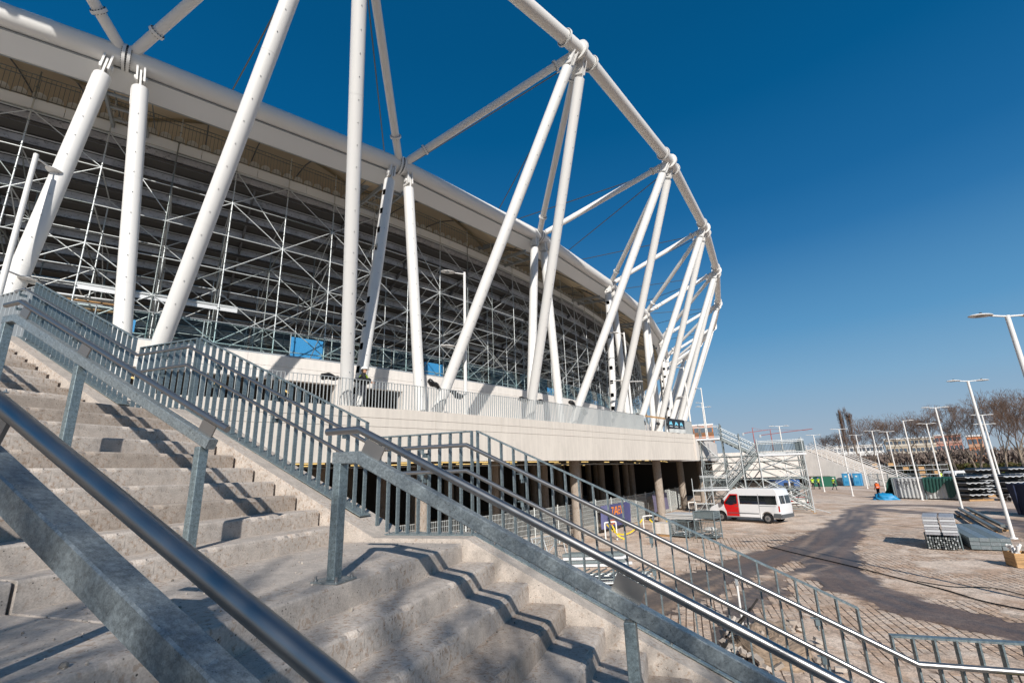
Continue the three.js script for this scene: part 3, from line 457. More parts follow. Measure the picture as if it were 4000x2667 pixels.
// concourse wall behind the columns, with openings, and the glass balustrade on top
const WALLTOP = 9.19, RW = 101.7;
{
  const w = thing('concourse_wall', 'pale concrete wall on the podium behind the white columns', 'wall', [20, DECK, -15]);
  const seg = 0.1;
  const quad = (k0, k1, y0, y1, R = RW, th = 0.3) => { const a = ring(R, y0, k0), b = ring(R, y0, k1), n = inward(b.x - a.x, b.z - a.z).normalize(); return slabGeo(a, b, b.clone().setY(y1), a.clone().setY(y1), n.multiplyScalar(th)); };
  for (let p = -2.4; p < 9; p += 0.4) { for (const [y0, y1, R] of [[WALLTOP - 0.46, WALLTOP, RW], [WALLTOP - 1.0, WALLTOP - 0.468, RW - 0.01]]) { const gs = []; for (let q = 0; q < 4; q++) gs.push(quad(p + q * seg, p + (q + 1) * seg - (q === 3 ? 0.0008 : 0), y0, y1, R)); put('panel', merge(gs), M.pale, w); } }
  const solid = [[-2.4, -1.1], [0.365, 0.445], [0.70, 9]]; for (const [k0, k1] of solid) for (let p = k0; p < k1 - 0.001; p += 0.4) { const e = Math.min(k1, p + 0.4), gs = []; for (let q = 0; q < 4; q++) gs.push(quad(p + (e - p) * q / 4, p + (e - p) * (q + 1) / 4 - (q === 3 ? 0.0006 : 0), DECK + 0.003, WALLTOP - 1.004, RW - 0.012, 0.5)); put('panel', merge(gs), M.pale, w); }
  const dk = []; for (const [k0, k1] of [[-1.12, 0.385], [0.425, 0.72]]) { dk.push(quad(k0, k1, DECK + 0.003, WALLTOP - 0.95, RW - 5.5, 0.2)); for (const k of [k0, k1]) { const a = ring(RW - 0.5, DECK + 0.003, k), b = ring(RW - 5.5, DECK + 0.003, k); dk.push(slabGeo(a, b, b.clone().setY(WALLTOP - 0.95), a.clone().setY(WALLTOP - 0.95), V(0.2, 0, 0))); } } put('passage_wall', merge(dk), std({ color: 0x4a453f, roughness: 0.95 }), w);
  const fl = []; for (let k = -2.4; k < 9; k += 0.2) { const a = ring(RW - 0.3, 0, k), b = ring(RW - 0.3, 0, k + 0.2), c = ring(80, 0, k + 0.2), d = ring(80, 0, k); fl.push(slabGeo(d.clone().setY(WALLTOP - 0.3), c.clone().setY(WALLTOP - 0.3), b.clone().setY(WALLTOP - 0.3), a.clone().setY(WALLTOP - 0.3), V(0, 0.22, 0))); } put('upper_floor', merge(fl), M.concreteGrey, w);
  for (let i = 0; i < 5; i++) { const k = -0.9 + i * 0.27, a = ring(RW - 1.6, WALLTOP - 1.12, k), b = ring(RW - 2.4, WALLTOP - 1.12, k + 0.04); const t = thing('strip_light', 'lit strip light inside the passage in the concourse wall', 'strip light', [a.x, a.y, a.z], 'strip lights in the passages'); put('tube', rodGeo(a, b, 0.03, 8), M.strip, t); put('housing', rodGeo(a.clone().add(V(0, 0.06, 0)), b.clone().add(V(0, 0.06, 0)), 0.035, 6), M.whiteFlat, t); }
  // glass panes in a low steel shoe
  const gb = thing('glass_balustrade', 'clear glass balustrade on top of the concourse wall', 'glass balustrade', [20, WALLTOP, -15]);
  const shoe = [], postG = []; let n = 0; for (let k = -2.4; k < 9; k += 0.16) { const a = ring(RW - 0.15, 0, k + 0.004), b = ring(RW - 0.15, 0, k + 0.156), nn = inward(b.x - a.x, b.z - a.z).normalize(); put('pane', slabGeo(a.clone().setY(WALLTOP + 0.02), b.clone().setY(WALLTOP + 0.02), b.clone().setY(WALLTOP + 1.12), a.clone().setY(WALLTOP + 1.12), nn.clone().multiplyScalar(0.016)), M.glass, gb); shoe.push(barGeo(ring(RW - 0.15, WALLTOP + 0.05, k), ring(RW - 0.15, WALLTOP + 0.05, k + 0.16), 0.06, 0.1, nn)); if (n++ % 2 === 0) postG.push(rodGeo(ring(RW - 0.24, WALLTOP, k), ring(RW - 0.24, WALLTOP + 1.15, k), 0.022, 6)); }
  put('shoe', merge(shoe), M.greySteel, gb); put('posts', merge(postG), M.greySteel, gb);
  const top = []; for (let k = -2.4; k < 9; k += 0.16) top.push(rodGeo(ring(RW - 0.2, WALLTOP + 1.15, k), ring(RW - 0.2, WALLTOP + 1.15, k + 0.16), 0.022, 6)); put('handrail', merge(top), M.greySteel, gb);
  // blue sheets hung on the scaffold behind the glass
  [[-0.45, -0.385, 0.9, 0.55], [0.215, 0.375, 1.05, 0.65], [1.0, 1.14, 0.8, 0.7], [2.3, 2.45, 0.8, 0.6], [3.2, 3.4, 0.8, 0.6]].forEach(([k0, k1, h, y], i) => { const a = ring(RW - 2.6, WALLTOP + y, k0), b = ring(RW - 2.6, WALLTOP + y, k1); const g = slabGeo(a, b, b.clone().setY(WALLTOP + y + h), a.clone().setY(WALLTOP + y + h), V(0, 0, -0.02)); tag(put('plastic_sheet', g, M.blueSheet, scene), `bright blue plastic sheet behind the glass balustrade, ${ORD[i]} from the left`, 'plastic sheet', 'blue sheets on the scaffold'); });
}

// ---------------------------------------------------------------- white tubular roof steel
const H1 = 19.43 + EYE, H2 = 14.64 + EYE;
const NFIX = { 1: [18.7, -2.44], 2: [29.36, 1.36], 3: [40.05, 3.86], 4: [50.3, 5.36], 5: [61.6, 6.15], 6: [72.5, 6.1] }, MFIX = { 0: [8.6, -16.97], 1: [17.48, -11.41], 2: [27.1, -7.18], 3: [37.45, -4.13], 4: [46.5, -2.0], 5: [56.8, -0.97], 6: [66.8, -0.75] };
const Nn = k => NFIX[k] ? V(NFIX[k][0], H1, NFIX[k][1]) : ring(111.675, H1, k), Mn = k => MFIX[k] ? V(MFIX[k][0], H2, MFIX[k][1]) : ring(104.4, H2, k - 0.5);
const KMAX = 11;
const flange = (c, d, r, th = 0.09) => { const g = new THREE.CylinderGeometry(r, r, th, 36); g.applyQuaternion(qTmp.setFromUnitVectors(Y, d)); g.translate(c.x, c.y, c.z); return g; };
const boltRing = (c, d, r, n, off) => { const s = V(0, 1, 0).cross(d).normalize(), u = V().crossVectors(d, s), gs = []; for (let i = 0; i < n; i++) { const a = i / n * 2 * Math.PI; const p = c.clone().addScaledVector(s, Math.cos(a) * r).addScaledVector(u, Math.sin(a) * r); gs.push(rodGeo(p.clone().addScaledVector(d, -off), p.clone().addScaledVector(d, off), 0.018, 5)); } return merge(gs); };
function ringTube(name, label, node, k0, k1, r, fl) {
  const t = thing(name, label, 'steel ring', [node(1).x, node(1).y, node(1).z]);
  for (let k = k0; k < k1; k++) {
    const a = node(k), b = node(k + 1), d = V().subVectors(b, a).normalize(); rod('tube_segment', a.clone().addScaledVector(d, 0.0), b.clone().addScaledVector(d, -0.0), r, M.white, t, 40);
    for (const [p, s] of [[a, 1], [b, -1]]) { for (const q of fl) { const c = p.clone().addScaledVector(d, s * q); put('flange', flange(c, d, r + 0.1), M.white, t); if (k < 5) put('bolts', boltRing(c, d, r + 0.055, 34, 0.07), M.boltDark, t); } }
    put('node_ball', new THREE.SphereGeometry(r * 1.02, 28, 18).translate(a.x, a.y, a.z), M.white, t); if (name === 'outer_ring') put('node_disc', flange(a, V().subVectors(node(k + 1), node(k - 1)).normalize(), r + 0.16, 0.12), M.white, t);
  }
}
ringTube('outer_ring', 'high white outer ring tube of the stadium roof against the sky', Nn, -1, KMAX, 0.32, [1.05]);
ringTube('inner_ring', 'lower white inner ring tube above the scaffolded grandstand', Mn, -1, KMAX, 0.37, [0.06]);
// gutter trough hung under the inner ring
for (let k = -1; k < KMAX; k++) {
  const t = thing('edge_trough', k < 4 ? `white edge trough under the inner ring, ${ORD[k + 1]} bay from the left` : 'white edge trough under the far inner ring', 'trough', [Mn(k).x, H2 - 0.95, Mn(k).z], 'troughs under the inner ring');
  const a = Mn(k), b = Mn(k + 1), n = inward(b.x - a.x, b.z - a.z).normalize(), A = a.clone().addScaledVector(n, 0.5), B = b.clone().addScaledVector(n, 0.5);
  const at = (p, o, y) => p.clone().addScaledVector(n, o).setY(H2 + y); put('trough', slabGeo(at(a, 0.74, -0.86), at(b, 0.74, -0.86), at(b, 0.1, -0.42), at(a, 0.1, -0.42), n.clone().multiplyScalar(0.06)), M.white, t); put('joint_strip', slabGeo(at(a, 0.1, -0.44), at(b, 0.1, -0.44), at(b, 0.14, -0.3), at(a, 0.14, -0.3), n.clone().multiplyScalar(0.05)), M.greySteel, t);
  put('trough_lip', slabGeo(at(a, 0.8, -0.87), at(b, 0.8, -0.87), at(b, 0.8, -0.8), at(a, 0.8, -0.8), n.clone().multiplyScalar(0.06)), M.greySteel, t);
  const hs = []; for (let i = 1; i < 8; i++) { const p = a.clone().lerp(b, i / 8); hs.push(barGeo(p.clone().setY(H2 - 0.3).addScaledVector(n, 0.1), p.clone().setY(H2 - 0.5).addScaledVector(n, 0.55), 0.06, 0.02, V(b.x - a.x, 0, b.z - a.z))); } put('hangers', merge(hs), M.greySteel, t);
}
// struts between the rings
for (let k = -1; k < KMAX; k++) for (const s of [0, 1]) { // M(k) to N(k-1) and N(k)
  const m = Mn(k), n = Nn(k - 1 + s); const d = V().subVectors(n, m).normalize(); const t = thing('roof_strut', k < 0 ? `white roof strut beyond the upper left corner, ${s ? 'right' : 'left'} one` : k < 4 ? `white strut rising ${s ? 'right' : 'left'} from the ${ORD[k]} inner ring node` : 'slender white strut between the far rings', 'strut', [m.x, m.y, m.z], k < 4 ? 'struts between the near roof rings' : 'struts between the far roof rings');
  rod('tube', m.clone().addScaledVector(d, 0.2), n.clone().addScaledVector(d, -0.2), 0.175, M.white, t, 28);
  for (const q of [1.45, m.distanceTo(n) - 1.35]) { const c = m.clone().addScaledVector(d, q); put('flange', flange(c, d, 0.25, 0.1), M.white, t); if (k < 4) put('bolts', boltRing(c, d, 0.215, 14, 0.075), M.boltDark, t); }
}
// stay cables from the outer ring nodes down to the inner roof
for (let k = 0; k < 9; k++) for (const [dk, lab] of [[-0.42, 'left'], [1.75, 'right']]) { const a = Nn(k).add(V(0, -0.5, 0)), b = ring(85, 20 + EYE, k + dk); const d = V().subVectors(b, a).normalize(); const t = thing('stay_cable', k < 5 ? `thin dark stay cable running ${lab} from the ${ORD[k]} outer ring node` : 'thin far stay cable above the roof', 'cable', [a.x, a.y, a.z], 'stay cables of the roof'); rod('strand', a.clone().addScaledVector(d, 1.3), b, 0.032, M.cable, t, 8); rod('socket', a.clone().addScaledVector(d, 0.4), a.clone().addScaledVector(d, 1.35), 0.06, M.white, t, 12, 0.6); }

// columns. legs of the inner ring stand more upright, those of the outer ring lean out
const holeCol = {};
function holedTube(len, r, th, cap) { // hollow tube with square access holes near both ends
  const key = len.toFixed(2) + r; if (holeCol[key]) return holeCol[key];
  const ev = new Evaluator(); ev.attributes = ['position', 'normal']; ev.useGroups = false; let a = new Brush(new THREE.CylinderGeometry(r, r, len, 40)); a.updateMatrixWorld();
  const inn = new Brush(new THREE.CylinderGeometry(r - th, r - th, len - cap, 32)); inn.updateMatrixWorld(); a = ev.evaluate(a, inn, SUBTRACTION);
  const hs = []; for (const q of [0.07, 0.16, 0.25, 0.33, 0.56, 0.66, 0.75, 0.84, 0.92]) hs.push(new THREE.BoxGeometry(0.4, 0.3, 0.26).toNonIndexed().translate(r, 0, 0).translate(0, (0.5 - q) * (cap < 0 ? len + 0.45 : len), 0));
  for (const h of hs) { const b = new Brush(h); b.updateMatrixWorld(); a = ev.evaluate(a, b, SUBTRACTION); }
  const g = a.geometry; g.setAttribute('uv', new THREE.Float32BufferAttribute(new Float32Array(g.attributes.position.count * 2), 2)); return holeCol[key] = g;
}
function column(kind, top, foot, r, label, group, opt = {}) {
  const d = V().subVectors(top, foot).normalize(), L = top.distanceTo(foot); const t = thing(kind === 'N' ? 'outer_column' : 'inner_column', label, 'column', [foot.x, foot.y, foot.z], group);
  const head = kind === 'N' ? 1.15 : 1.05, cEnd = foot.clone().addScaledVector(d, L - head);
  if (opt.holes) { for (const [nm, rad, th, cap, mt] of [['shaft', r, 0.02, 0.4, M.white], ['shade_lining', r - 0.0205, 0.008, -0.1, M.holeShade]]) { const m = put(nm, holedTube(L - head - (cap < 0 ? 0.45 : 0), rad, th, cap), mt, t); const c = foot.clone().lerp(cEnd, 0.5); const f = opt.face.clone(); f.addScaledVector(d, -f.dot(d)).normalize(); const z = V().crossVectors(f, d); m.quaternion.setFromRotationMatrix(new THREE.Matrix4().makeBasis(f, d, z)); m.position.add(c); } }  // second, darker tube lines the shaft so the holes read as shaded
  else rod('shaft', foot, cEnd, r, M.white, t, 40);
  put('end_plate', flange(cEnd.clone().addScaledVector(d, 0.01), d, r - 0.01, 0.03), M.white, t); for (const q of [0.31, 0.62]) put('weld_band', flange(foot.clone().addScaledVector(d, L * q), d, r + 0.004, 0.025), M.white, t); { const lug = []; for (let q = 0.9; q < L - 1.6; q += 0.75) { const o = V(-0.55, 0, 0.83); o.addScaledVector(d, -o.dot(d)).normalize(); const p = foot.clone().addScaledVector(d, q).addScaledVector(o, r); lug.push(rodGeo(p, p.clone().addScaledVector(o, 0.02), 0.016, 5)); } put('studs', merge(lug), M.greySteel, t); }
  put('foot_plate', flange(foot.clone().add(V(0, 0.02, 0)), Y, r + 0.22, 0.05), M.white, t);
  // pin joint: a fin on the column between two gussets on the ring
  const tan = V(-opt.tan.z, 0, opt.tan.x), side = tan.clone().addScaledVector(d, -tan.dot(d)).normalize(), nrm = V().crossVectors(side, d).normalize(); const w = kind === 'N' ? 0.34 : 0.42;
  const plate = (a, b, wd, off) => barGeo(a.clone().addScaledVector(nrm, off), b.clone().addScaledVector(nrm, off), wd, 0.06, side);
  put('fin', plate(cEnd.clone().addScaledVector(d, -0.05), cEnd.clone().addScaledVector(d, head * 0.62), w, 0), M.white, t);
  for (const o of [-0.105, 0.105]) put('gusset', plate(cEnd.clone().addScaledVector(d, 0.2), cEnd.clone().addScaledVector(d, head - 0.1), w * 1.15, o), M.white, t);
  const pc = cEnd.clone().addScaledVector(d, head * 0.4); put('pin', rodGeo(pc.clone().addScaledVector(nrm, -0.19), pc.clone().addScaledVector(nrm, 0.19), 0.1, 16), M.white, t); 
  if (opt.slot) { const sp = foot.clone().addScaledVector(d, L - head - 0.35).addScaledVector(nrm, r); put('slot_plate', barGeo(sp.clone().addScaledVector(d, -0.35), sp.clone().addScaledVector(d, 0.32), 0.03, 0.02, side), M.white, t); }
  return t;
}
let oc = 0, ic = 0;
for (let k = 0; k < KMAX; k++) for (const s of [-1, 1]) {
  const tanN = V().subVectors(Nn(k + 1), Nn(k - 1)).normalize(); const foot = ring(104.65, DECK, k + s * 0.303), top = Nn(k).addScaledVector(tanN, s * 0.3);
  oc++; column('N', top, foot, 0.25, oc < 11 ? `white outer column leaning out to the high ring, ${ORD[oc - 1]} from the left` : 'far white outer column in the dense cluster at the right end', oc < 11 ? 'outer columns' : 'far outer columns', { tan: tanN });
}
for (let k = 0; k < KMAX; k++) for (const s of [-1, 1]) {
  const tanM = V().subVectors(Mn(k + 1), Mn(k - 1)).normalize(); const foot = ring(104.36, DECK, k - 0.5 + s * 0.145), top = Mn(k).addScaledVector(tanM, s * 0.42);
  ic++; const holes = s < 0 && k % 2 === 1; column('M', top, foot, 0.25, ic < 9 ? `${holes ? 'white inner column with a line of square holes' : 'white upright inner column'} under the lower ring, ${ORD[ic - 1]} from the left` : 'far white inner column under the lower ring', ic < 9 ? 'inner columns' : 'far inner columns', { tan: tanM, holes, face: tanM.clone().negate().add(V(-0.1, 0, 0.1)), slot: k === 0 });
}
// floodlights wrapped in black bags on short arms at the column feet
{
  let n = 0; for (let k = 0; k < 5; k++) for (const s of [-1, 1]) { if (k === 0 && s < 0) continue; const f = ring(104.65, DECK, k + s * 0.303), top = Nn(k), d = V().subVectors(top, f).normalize(), p = f.clone().addScaledVector(d, 1.32);
    for (const side of [-1, 1]) {
      const tan = V(0.42, 0, 0.0).add(V(0.12, 0, 0.88).multiplyScalar(0.0)); const e = ring(104.65, 0, k + s * 0.303 + 0.05).sub(ring(104.65, 0, k + s * 0.303 - 0.05)).normalize().multiplyScalar(side);
      const dir = e.clone().add(V(0, s < 0 ? side * -0.45 : 0.02, 0)).normalize(); const a = p.clone().addScaledVector(e, 0.24), b = a.clone().addScaledVector(dir, 0.78); n++;
      const t = thing('bagged_floodlight', `floodlight wrapped in black plastic on the ${side < 0 ? 'left' : 'right'} of a column foot, ${ORD[Math.min(15, n - 1)]} along the podium`, 'floodlight', [a.x, a.y, a.z], 'bagged floodlights on the columns');
      rod('arm', p.clone().addScaledVector(e, 0.2), a.clone().addScaledVector(dir, 0.16), 0.035, M.boltDark, t, 8);
      const g = new THREE.SphereGeometry(1, 18, 12); const q = g.attributes.position; for (let i = 0; i < q.count; i++) { const v = V().fromBufferAttribute(q, i), w = 1 + 0.22 * (fbm(v.x * 2.4 + n, v.y * 2.4 + v.z * 1.7) - 0.5) + 0.1 * Math.sin(v.z * 14 + n); const pr = (0.7 + 0.5 * sm(-0.9, 0.1, v.x) - 0.15 * sm(0.6, 1, v.x)) / Math.max(0.45, Math.sqrt(v.y * v.y + v.z * v.z)); q.setXYZ(i, v.x * 0.36, v.y * 0.1 * w * pr + 0.03 * Math.sin(v.x * 5 + n), v.z * 0.12 * w * pr); } g.computeVertexNormals();
      const z = V().crossVectors(dir, Y).normalize(), y = V().crossVectors(z, dir); const m = put('bag', g, M.bag, t); m.quaternion.setFromRotationMatrix(new THREE.Matrix4().makeBasis(dir, y, z)); m.position.add(a.clone().lerp(b, 0.52));
    } }
}

// ---------------------------------------------------------------- temporary grandstand seen from behind, on scaffolding
const RF = 101, FASB = 13.7 + EYE, ROWN = 17, RH = 0.5, RD = 0.86, K0 = -2.2, K1 = 8.8;
const rowR = i => RF - 0.1 - i * RD, rowY = i => FASB - 0.02 - i * RH;
{
  const g = thing('grandstand', 'raked temporary grandstand seen from behind with rows of aluminium risers', 'grandstand', [20, WALLTOP, -25]);
  const arc = (k0, k1, n, f) => { const out = []; for (let i = 0; i < n; i++) out.push(f(k0 + (k1 - k0) * i / n, k0 + (k1 - k0) * (i + 1) / n)); return out; };
  const mats = [M.alu, M.aluDark, M.alu]; const NS = 50;
  for (let i = 0; i < ROWN; i++) { // aluminium riser backs; tread undersides coloured dark to stand for their shade
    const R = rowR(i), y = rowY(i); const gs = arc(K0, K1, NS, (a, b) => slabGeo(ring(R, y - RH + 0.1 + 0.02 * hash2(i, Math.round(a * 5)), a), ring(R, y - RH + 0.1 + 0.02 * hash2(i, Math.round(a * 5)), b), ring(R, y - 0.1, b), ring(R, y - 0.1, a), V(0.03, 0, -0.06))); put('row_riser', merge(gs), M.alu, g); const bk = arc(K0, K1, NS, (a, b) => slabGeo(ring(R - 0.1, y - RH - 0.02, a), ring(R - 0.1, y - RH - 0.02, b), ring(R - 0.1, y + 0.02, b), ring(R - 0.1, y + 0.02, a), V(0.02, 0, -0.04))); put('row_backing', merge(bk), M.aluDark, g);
    const ts = arc(K0, K1, NS, (a, b) => slabGeo(ring(R - RD - 0.02, y - RH, a), ring(R - RD - 0.02, y - RH, b), ring(R + 0.02, y - RH, b), ring(R + 0.02, y - RH, a), V(0, 0.05, 0))); put('row_tread', merge(ts), M.treadShade, g);
    const ls = arc(K0, K1, NS, (a, b) => rodGeo(ring(R + 0.06, y - 0.06, a), ring(R + 0.06, y - 0.06, b), 0.03, 5)); put('row_rail', merge(ls), M.scaf, g);
  }
  // bright fascia band at the top, in lengths
  for (let k = K0; k < K1; k += 0.2165) { const gs = arc(k, k + 0.2145, 2, (a, b) => slabGeo(ring(RF, FASB, a), ring(RF, FASB, b), ring(RF, FASB + 0.44, b), ring(RF, FASB + 0.44, a), V(0.03, 0, -0.06))); put('fascia_panel', merge(gs), M.fascia, g); }
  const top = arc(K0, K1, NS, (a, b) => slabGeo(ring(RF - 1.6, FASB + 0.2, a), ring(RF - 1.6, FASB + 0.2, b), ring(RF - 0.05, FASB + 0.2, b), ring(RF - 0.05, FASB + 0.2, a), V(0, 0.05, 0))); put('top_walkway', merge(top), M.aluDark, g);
  // raking beams under the rows
  for (let k = K0; k < K1; k += 0.433) { const a = ring(RF - 0.25, FASB - 0.35, k), b = ring(rowR(ROWN) + 0.2, rowY(ROWN) - 0.3, k), t = V().subVectors(ring(RF, 0, k + 0.1), ring(RF, 0, k)); put('raking_beam', metreUV(barGeo(a, b, 0.09, 0.22, t)), M.aluDark, g); }
  // back closure behind the lowest row
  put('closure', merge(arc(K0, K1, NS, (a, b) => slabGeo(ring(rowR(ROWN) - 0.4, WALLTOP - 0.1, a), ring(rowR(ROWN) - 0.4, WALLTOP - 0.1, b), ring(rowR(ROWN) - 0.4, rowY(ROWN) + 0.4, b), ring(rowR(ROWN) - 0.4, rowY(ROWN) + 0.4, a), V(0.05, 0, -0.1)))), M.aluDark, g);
  // top railing and the backs of the last row of seats
  const H = 1.1, y0 = FASB + 0.44, bars = []; for (let k = K0; k < K1; k += 0.0135) bars.push(rodGeo(ring(RF - 0.1, y0 + 0.1, k), ring(RF - 0.1, y0 + H, k), 0.009, 4)); stuff(put('rail_bars', merge(bars), M.scafDark, g));
  for (const h of [0.12, H - 0.18, H]) put('guard_rail', merge(arc(K0, K1, NS, (a, b) => rodGeo(ring(RF - 0.1, y0 + h, a), ring(RF - 0.1, y0 + h, b), 0.02, 5))), M.scafDark, g);
  const S = new THREE.Shape(); S.moveTo(-0.21, 0); S.lineTo(-0.2, 0.26); S.quadraticCurveTo(-0.17, 0.37, 0, 0.385); S.quadraticCurveTo(0.17, 0.37, 0.2, 0.26); S.lineTo(0.21, 0); S.closePath(); const sg = new THREE.ExtrudeGeometry(S, { depth: 0.05, bevelEnabled: false, curveSegments: 4 }); const q = sg.attributes.position; for (let i = 0; i < q.count; i++) q.setZ(i, q.getZ(i) + 0.35 * q.getX(i) * q.getX(i) * -3);
  sg.computeVertexNormals(); let n = 0; for (let k = K0 + 0.9; k < K1 - 1.2; k += 0.0475) { if (n++ % 6 === 5) { k += 0.004; } const p = ring(RF - 0.3, FASB + 0.56, k), p2 = ring(RF - 0.3, 0, k + 0.05); const m = put('seat_back', sg, M.seat, g); m.position.add(p); m.rotation.y = Math.atan2(-(p2.z - p.z), p2.x - p.x); m.rotation.x = -0.0; }
}
// scaffold under the stand
{
  const big = thing('support_scaffold', 'dense galvanised tube scaffold holding up the grandstand', 'scaffold', [20, WALLTOP, -20]);
  const tubes = []; const dK = 0.2165, rows = [RF + 0.12, RF - 2.45, RF - 4.95, RF - 7.45, RF - 9.95, RF - 12.4], base = WALLTOP - 0.08, lifts = 1.6;
  const topAt = R => Math.min(FASB + 0.1, FASB - (RF - R) * RH / RD - 0.6); const add = (a, b, r, kind) => tubes.push([a, b, r, kind, a.clone().add(b).multiplyScalar(0.5).distanceTo(camera.position)]);
  const cols = []; for (let k = K0 + 0.35; k < K1 - 0.3; k += dK) cols.push(k);
  cols.forEach((k, ci) => { rows.forEach((R, ri) => {
    const yT = ri ? topAt(R) : FASB + 0.42; if (yT - base < 0.8) return; add(ring(R, base, k), ring(R, yT, k), 0.027, 'standard'); if (!ri) { add(ring(R, yT, k), ring(R, yT + 1.15, k), 0.027, 'standard'); }
    for (let y = base + 0.45; y < yT - 0.3; y += lifts) {
      if (ci + 1 < cols.length) add(ring(R, y, k), ring(R, y, cols[ci + 1]), 0.024, 'ledger');
      if (ri + 1 < rows.length && topAt(rows[ri + 1]) > y - 0.5) add(ring(R, y, k), ring(rows[ri + 1], y, k), 0.024, 'transom');
      if (ci + 1 < cols.length && y + lifts < yT + 0.3 && hash2(ci, ri * 7 + Math.round(y)) < (ri ? 0.85 : 0.6)) { const up = (ci + Math.round(y / lifts)) % 2; add(ring(R, y + (up ? lifts : 0), k), ring(R, y + (up ? 0 : lifts), cols[ci + 1]), 0.022, 'brace'); }
      if (ri + 1 < rows.length && topAt(rows[ri + 1]) > y + lifts - 0.6 && (ci + ri) % 3) add(ring(R, y + lifts, k), ring(rows[ri + 1], y, k), 0.022, 'brace');
    }
    if (!ri) { const y = FASB - 0.1; if (ci + 1 < cols.length) add(ring(R, y, k), ring(R, y, cols[ci + 1]), 0.024, 'ledger'); if (ci % 2 === 0 && ci + 1 < cols.length) { add(ring(R, FASB - 0.1, k), ring(R, FASB - 3.0, cols[ci + 1]), 0.022, 'brace'); } }
  }); });
  tubes.sort((a, b) => a[4] - b[4]); const visible = tubes.filter(t => t[0].x > -2), rest = tubes.filter(t => t[0].x <= -2);
  visible.slice(0, 296).forEach(([a, b, r, kind], i) => rod(kind, a, b, r, i % 5 ? M.scaf : M.scafDark, big, 7));
  const A = [], B = []; [...visible.slice(296), ...rest].forEach(([a, b, r], i) => (i % 4 ? A : B).push(rodGeo(a, b, r, 5))); stuff(put('tubes', merge(A), M.scaf, big)); stuff(put('weathered_tubes', merge(B), M.scafDark, big));
  const ros = []; for (const [a, b, r, kind] of tubes) if (kind === 'standard' && a.x > -2) for (let y = base + 0.45; y < b.y; y += 0.5) if (y > a.y) ros.push(new THREE.CylinderGeometry(0.06, 0.06, 0.014, 6).translate(a.x, y, a.z)); stuff(put('rosettes', merge(ros), M.scafDark, big));
  // loading platform and timber behind the glass
  const pl = thing('loading_platform', 'scaffold platform with timber boards behind the glass at the left', 'platform', [8, WALLTOP, -19]); for (let i = 0; i < 4; i++) { const a = ring(RF - 0.6 - i * 0.5, WALLTOP + 1.7, -0.95), b = ring(RF - 0.6 - i * 0.5, WALLTOP + 1.7, -0.45); bar('board', a, b, 0.28, 0.045, V(0, 0, 1), i % 2 ? M.wood : M.aluBright, pl); } for (let i = 0; i < 3; i++) { const a = ring(RF - 0.3, WALLTOP + 0.5 + i * 0.35, -0.72), b = ring(RF - 0.3, WALLTOP + 0.5 + i * 0.35, -0.58); bar('timber', a, b, 0.06, 0.1, V(0, 0, 1), M.wood, pl); }
  // long aluminium toe boards low in the scaffold
  for (const [k0, k1, y, l] of [[-1.4, -0.75, 2.3, 'left'], [-0.55, -0.05, 1.9, 'right']]) { const a = ring(RF + 0.1, WALLTOP + y, k0), b = ring(RF + 0.1, WALLTOP + y, k1); const t = thing('toe_board', `pale aluminium board low on the scaffold, ${l} one`, 'board', [a.x, a.y, a.z]); bar('board', a, b, 0.04, 0.24, V(0, 0, 1), M.aluBright, t); bar('edge', a.clone().add(V(0, 0.14, 0)), b.clone().add(V(0, 0.14, 0)), 0.05, 0.02, V(0, 0, 1), M.scafDark, t); }
}
